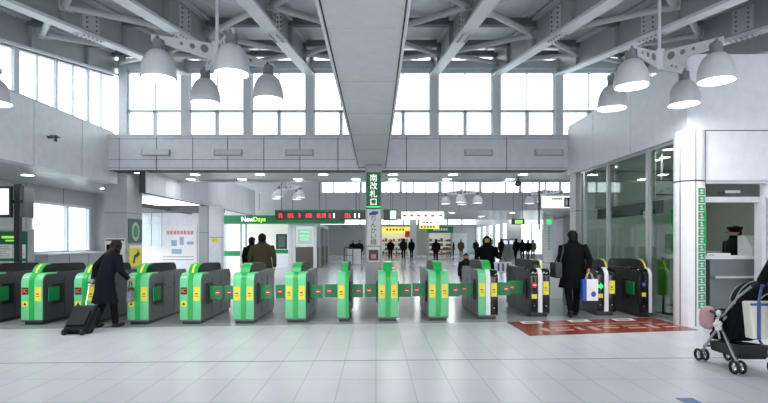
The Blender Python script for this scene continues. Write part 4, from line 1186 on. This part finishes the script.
for x, d in ((4.22, 1), (4.63, -1)):
    mb().tube([(x, 6.48, .10), (x, 6.40, .22), (x + .02 * d, 6.05, .64)], .016, 10).build('front_leg', M['alu'], root, True)
    mb().tube([(x, 5.82, .10), (x, 5.9, .2), (x + .02 * d, 6.22, .60)], .016, 10).build('rear_leg', M['alu'], root, True)
    mb().tube([(x + .02 * d, 6.2, .55), (x, 5.82, .90), (x - .02 * d, 5.58, 1.05)], .015, 10).build('push_bar', M['alu'], root, True)
    mb().cyl((x - .03, 6.12, .58), (x + .03, 6.12, .58), .035, 12).build('joint', M['black'], root, True)
mb().tube([(4.2, 5.58, 1.05), (4.22, 5.50, 1.09), (4.63, 5.50, 1.09), (4.65, 5.58, 1.05)], .021, 10).build('handle', M['rubber'], root, True)
mb().tube([(4.22, 6.44, .2), (4.63, 6.44, .2)], .013, 8).build('cross_bar', M['black'], root)
mb().tube([(4.22, 5.88, .2), (4.65, 5.88, .2)], .013, 8).build('cross_bar', M['black'], root)
f = mb(); f.prism([(6.42, .36), (6.36, .42), (6.05, .46), (5.85, .90), (5.76, .86), (5.92, .40), (6.1, .33), (6.36, .30)][::-1], 4.27, 4.59); f.build('seat', M['navy'], root, bevel=.02)
for x in (4.26, 4.57):
    f = mb(); f.prism([(6.35, .40), (6.3, .62), (6.0, .74), (5.84, .92), (5.78, .86), (6.0, .4)][::-1], x, x + .03); f.build('side_wing', M['navy'], root, bevel=.01)
f = mb(); tl = Matrix.Rotation(R(12), 3, 'X')              # canopy: a domed hood over the seat, open in front and below
rs = []
for i in range(8):
    a_ = R(2 + 86 * i / 7); rs.append([Vector((4.43, 5.82, .80)) + tl @ Vector((.22 * cos(a_) * cos(t), .31 * cos(a_) * sin(t), .285 * sin(a_))) for t in (2 * pi * q / 24 for q in range(24))])
f.rings(rs, cap=False); cn = f.build('canopy', M['navy'], root, True)
so = cn.modifiers.new('t', 'SOLIDIFY'); so.thickness = .01
for q in (-.2, .05, .22):
    k = math.sqrt(1 - (q / .31) ** 2)
    pts = [Vector((4.43, 5.82, .80)) + tl @ Vector((.224 * k * cos(pi * j / 12), q, .289 * k * sin(pi * j / 12))) for j in range(13)]
    mb().tube(pts, .007, 6).build('canopy_bow', M['counter'], cn, True)
f = mb(); f.prism([(5.86, .16), (6.38, .16), (6.42, .28), (5.82, .34)], 4.27, 4.58); f.build('basket', M['black'], root, bevel=.015)
mb().tube([(4.24, 6.1, .62), (4.25, 6.34, .66), (4.42, 6.42, .67), (4.59, 6.34, .66), (4.6, 6.1, .62)], .02, 10).build('guard_bar', M['black'], root, True)
settle(root)
root = thing('blanket', 'dusty pink cloth draped over the front of the stroller', 'blanket')
f = mb(); rs = []
for z, rx, ry in ((.42, .03, .05), (.46, .08, .10), (.55, .09, .11), (.63, .085, .10), (.685, .07, .08), (.71, .03, .04)):
    rs.append([Vector((4.27 + rx * cos(t) * (1 + .15 * sin(5 * t)), 6.43 + ry * sin(t) * (1 + .15 * cos(4 * t)), z)) for t in (2 * pi * q / 20 for q in range(20))])
f.rings(rs); f.build('cloth', M['pink'], root, True); settle(root)
root = thing('plush_toy', 'white flower shaped plush toy tied to the stroller side bar', 'toy')
f = mb(); c = Vector((4.185, 6.12, .52))
for q in range(5): a_ = 2 * pi * q / 5; f.ell(c + Vector((0, .045 * cos(a_), .045 * sin(a_))), .022, .032, .032, 10, 6)
f.build('petals', M['paper'], root, True); mb().ell(c + Vector((-.015, 0, 0)), .018, .025, .025).build('centre', M['cream'], root, True)
f = mb(); f.tube([c + Vector((0, 0, .04)), c + Vector((.0, -.02, .13)), c + Vector((.02, .0, .16))], .008, 6); f.ell(c + Vector((-.005, -.02, .15)), .025, .04, .04, 10, 6); f.build('ribbon', M['paper'], root, True)
f = mb(); f.tube([c + Vector((0, 0, -.06)), c + Vector((0, -.03, -.16))], .012, 6); f.build('tassel', M['counter'], root, True); settle(root)
root = thing('tote_bag', 'cream canvas tote bag with blue straps hanging from the stroller handle', 'bag')
f = mb(); f.prism([(4.02, .50), (4.38, .50), (4.42, .90), (3.98, .90)], 5.33, 5.45, 'y'); f.build('body', M['cream'], root, bevel=.02)
for x in (4.06, 4.28): bx(x, x + .035, 5.318, 5.33, .50, .90).build('strap_band', M['bluegrey'], root)
mb().tube([(4.077, 5.33, .89), (4.2, 5.43, 1.10), (4.26, 5.43, 1.10), (4.297, 5.33, .89)], .014, 8, flat=.5).build('strap', M['bluegrey'], root, True)
bx(3.99, 4.41, 5.322, 5.33, .86, .885).build('blue_hem', M['bluegrey'], root); settle(root)
# people in the far hall
FP = [(390.5, 43, 170, 1.68, 'coatblack', 'far person in black, leftmost of the three right of the column'),
      (403.5, 43, 0, 1.76, 'coatgrey', 'far person in grey coat, middle of the three right of the column'),
      (411.5, 45, 10, 1.72, 'coatblack', 'far person in black, rightmost of the three right of the column'),
      (436, 36.5, 0, 1.70, 'coatblack', 'dark clad person walking away before the green banded far shop'),
      (453.5, 54, 90, 1.45, 'coatgrey', 'small dark figure at the right end of the green banded far shop'),
      (461, 47, 180, 1.68, 'olive', 'far person in olive coat left of the approaching person with long hair'),
      (476, 49, 180, 1.66, 'coatblack', 'far person in black just left of the approaching person with long hair'),
      (501, 42, 20, 1.72, 'coatgrey', 'person in grey standing at the left ticket machine'),
      (516, 39, 30, 1.74, 'coatblack', 'person in black right of the ticket machines below the green exit sign'),
      (522.5, 39.5, 0, 1.70, 'navy', 'person in navy, middle of the group under the green exit sign'),
      (528, 42, 0, 1.66, 'coatblack', 'person in black beside the one in tan under the exit sign'),
      (533, 43, -10, 1.66, 'tan', 'far person in tan coat near the white advertising pillar'),
      (352.8, 37.5, 180, 1.58, 'coatblack', 'far person behind the white counter, left of two'),
      (359.5, 38.4, 180, 1.60, 'navy', 'far person behind the white counter, right of two')]
for px, Y, rz, H, ct, lb in FP:
    person(lb, wx(px, Y), Y, R(rz), H, ct, 'hair', 'trouser', .75, 0, .12 if Y != 54 else 0, group='people in the far hall', wide=1.1)
# ================================================================ LIGHT AND CAMERA
w = bpy.data.worlds.new('World'); S.world = w; w.use_nodes = True
nt = w.node_tree; bg = nt.nodes['Background']
bg.inputs['Color'].default_value = (.93, .97, 1.0, 1); bg.inputs['Strength'].default_value = 3.5
cam = bpy.data.cameras.new('Camera'); co = bpy.data.objects.new('Camera', cam); C.objects.link(co)
cam.sensor_width = 36; cam.lens = 36 * F / 768
co.location = (0, 0, EYE); co.rotation_euler = (R(90), 0, 0)
cam.shift_x = (384 - VX) / 768; cam.shift_y = (VY - 201.5) / 768
cam.clip_start = .05; cam.clip_end = 500
S.camera = co
S.view_settings.view_transform = 'Standard'; S.view_settings.look = 'None'
S.view_settings.gamma = 1; S.view_settings.exposure = 0.12; S.view_settings.use_curve_mapping = False
S.cycles.use_denoising = True
S.cycles.max_bounces = 8; S.cycles.diffuse_bounces = 5; S.cycles.transparent_max_bounces = 16
S.cycles.caustics_reflective = False; S.cycles.caustics_refractive = False
S.cycles.sample_clamp_indirect = 6
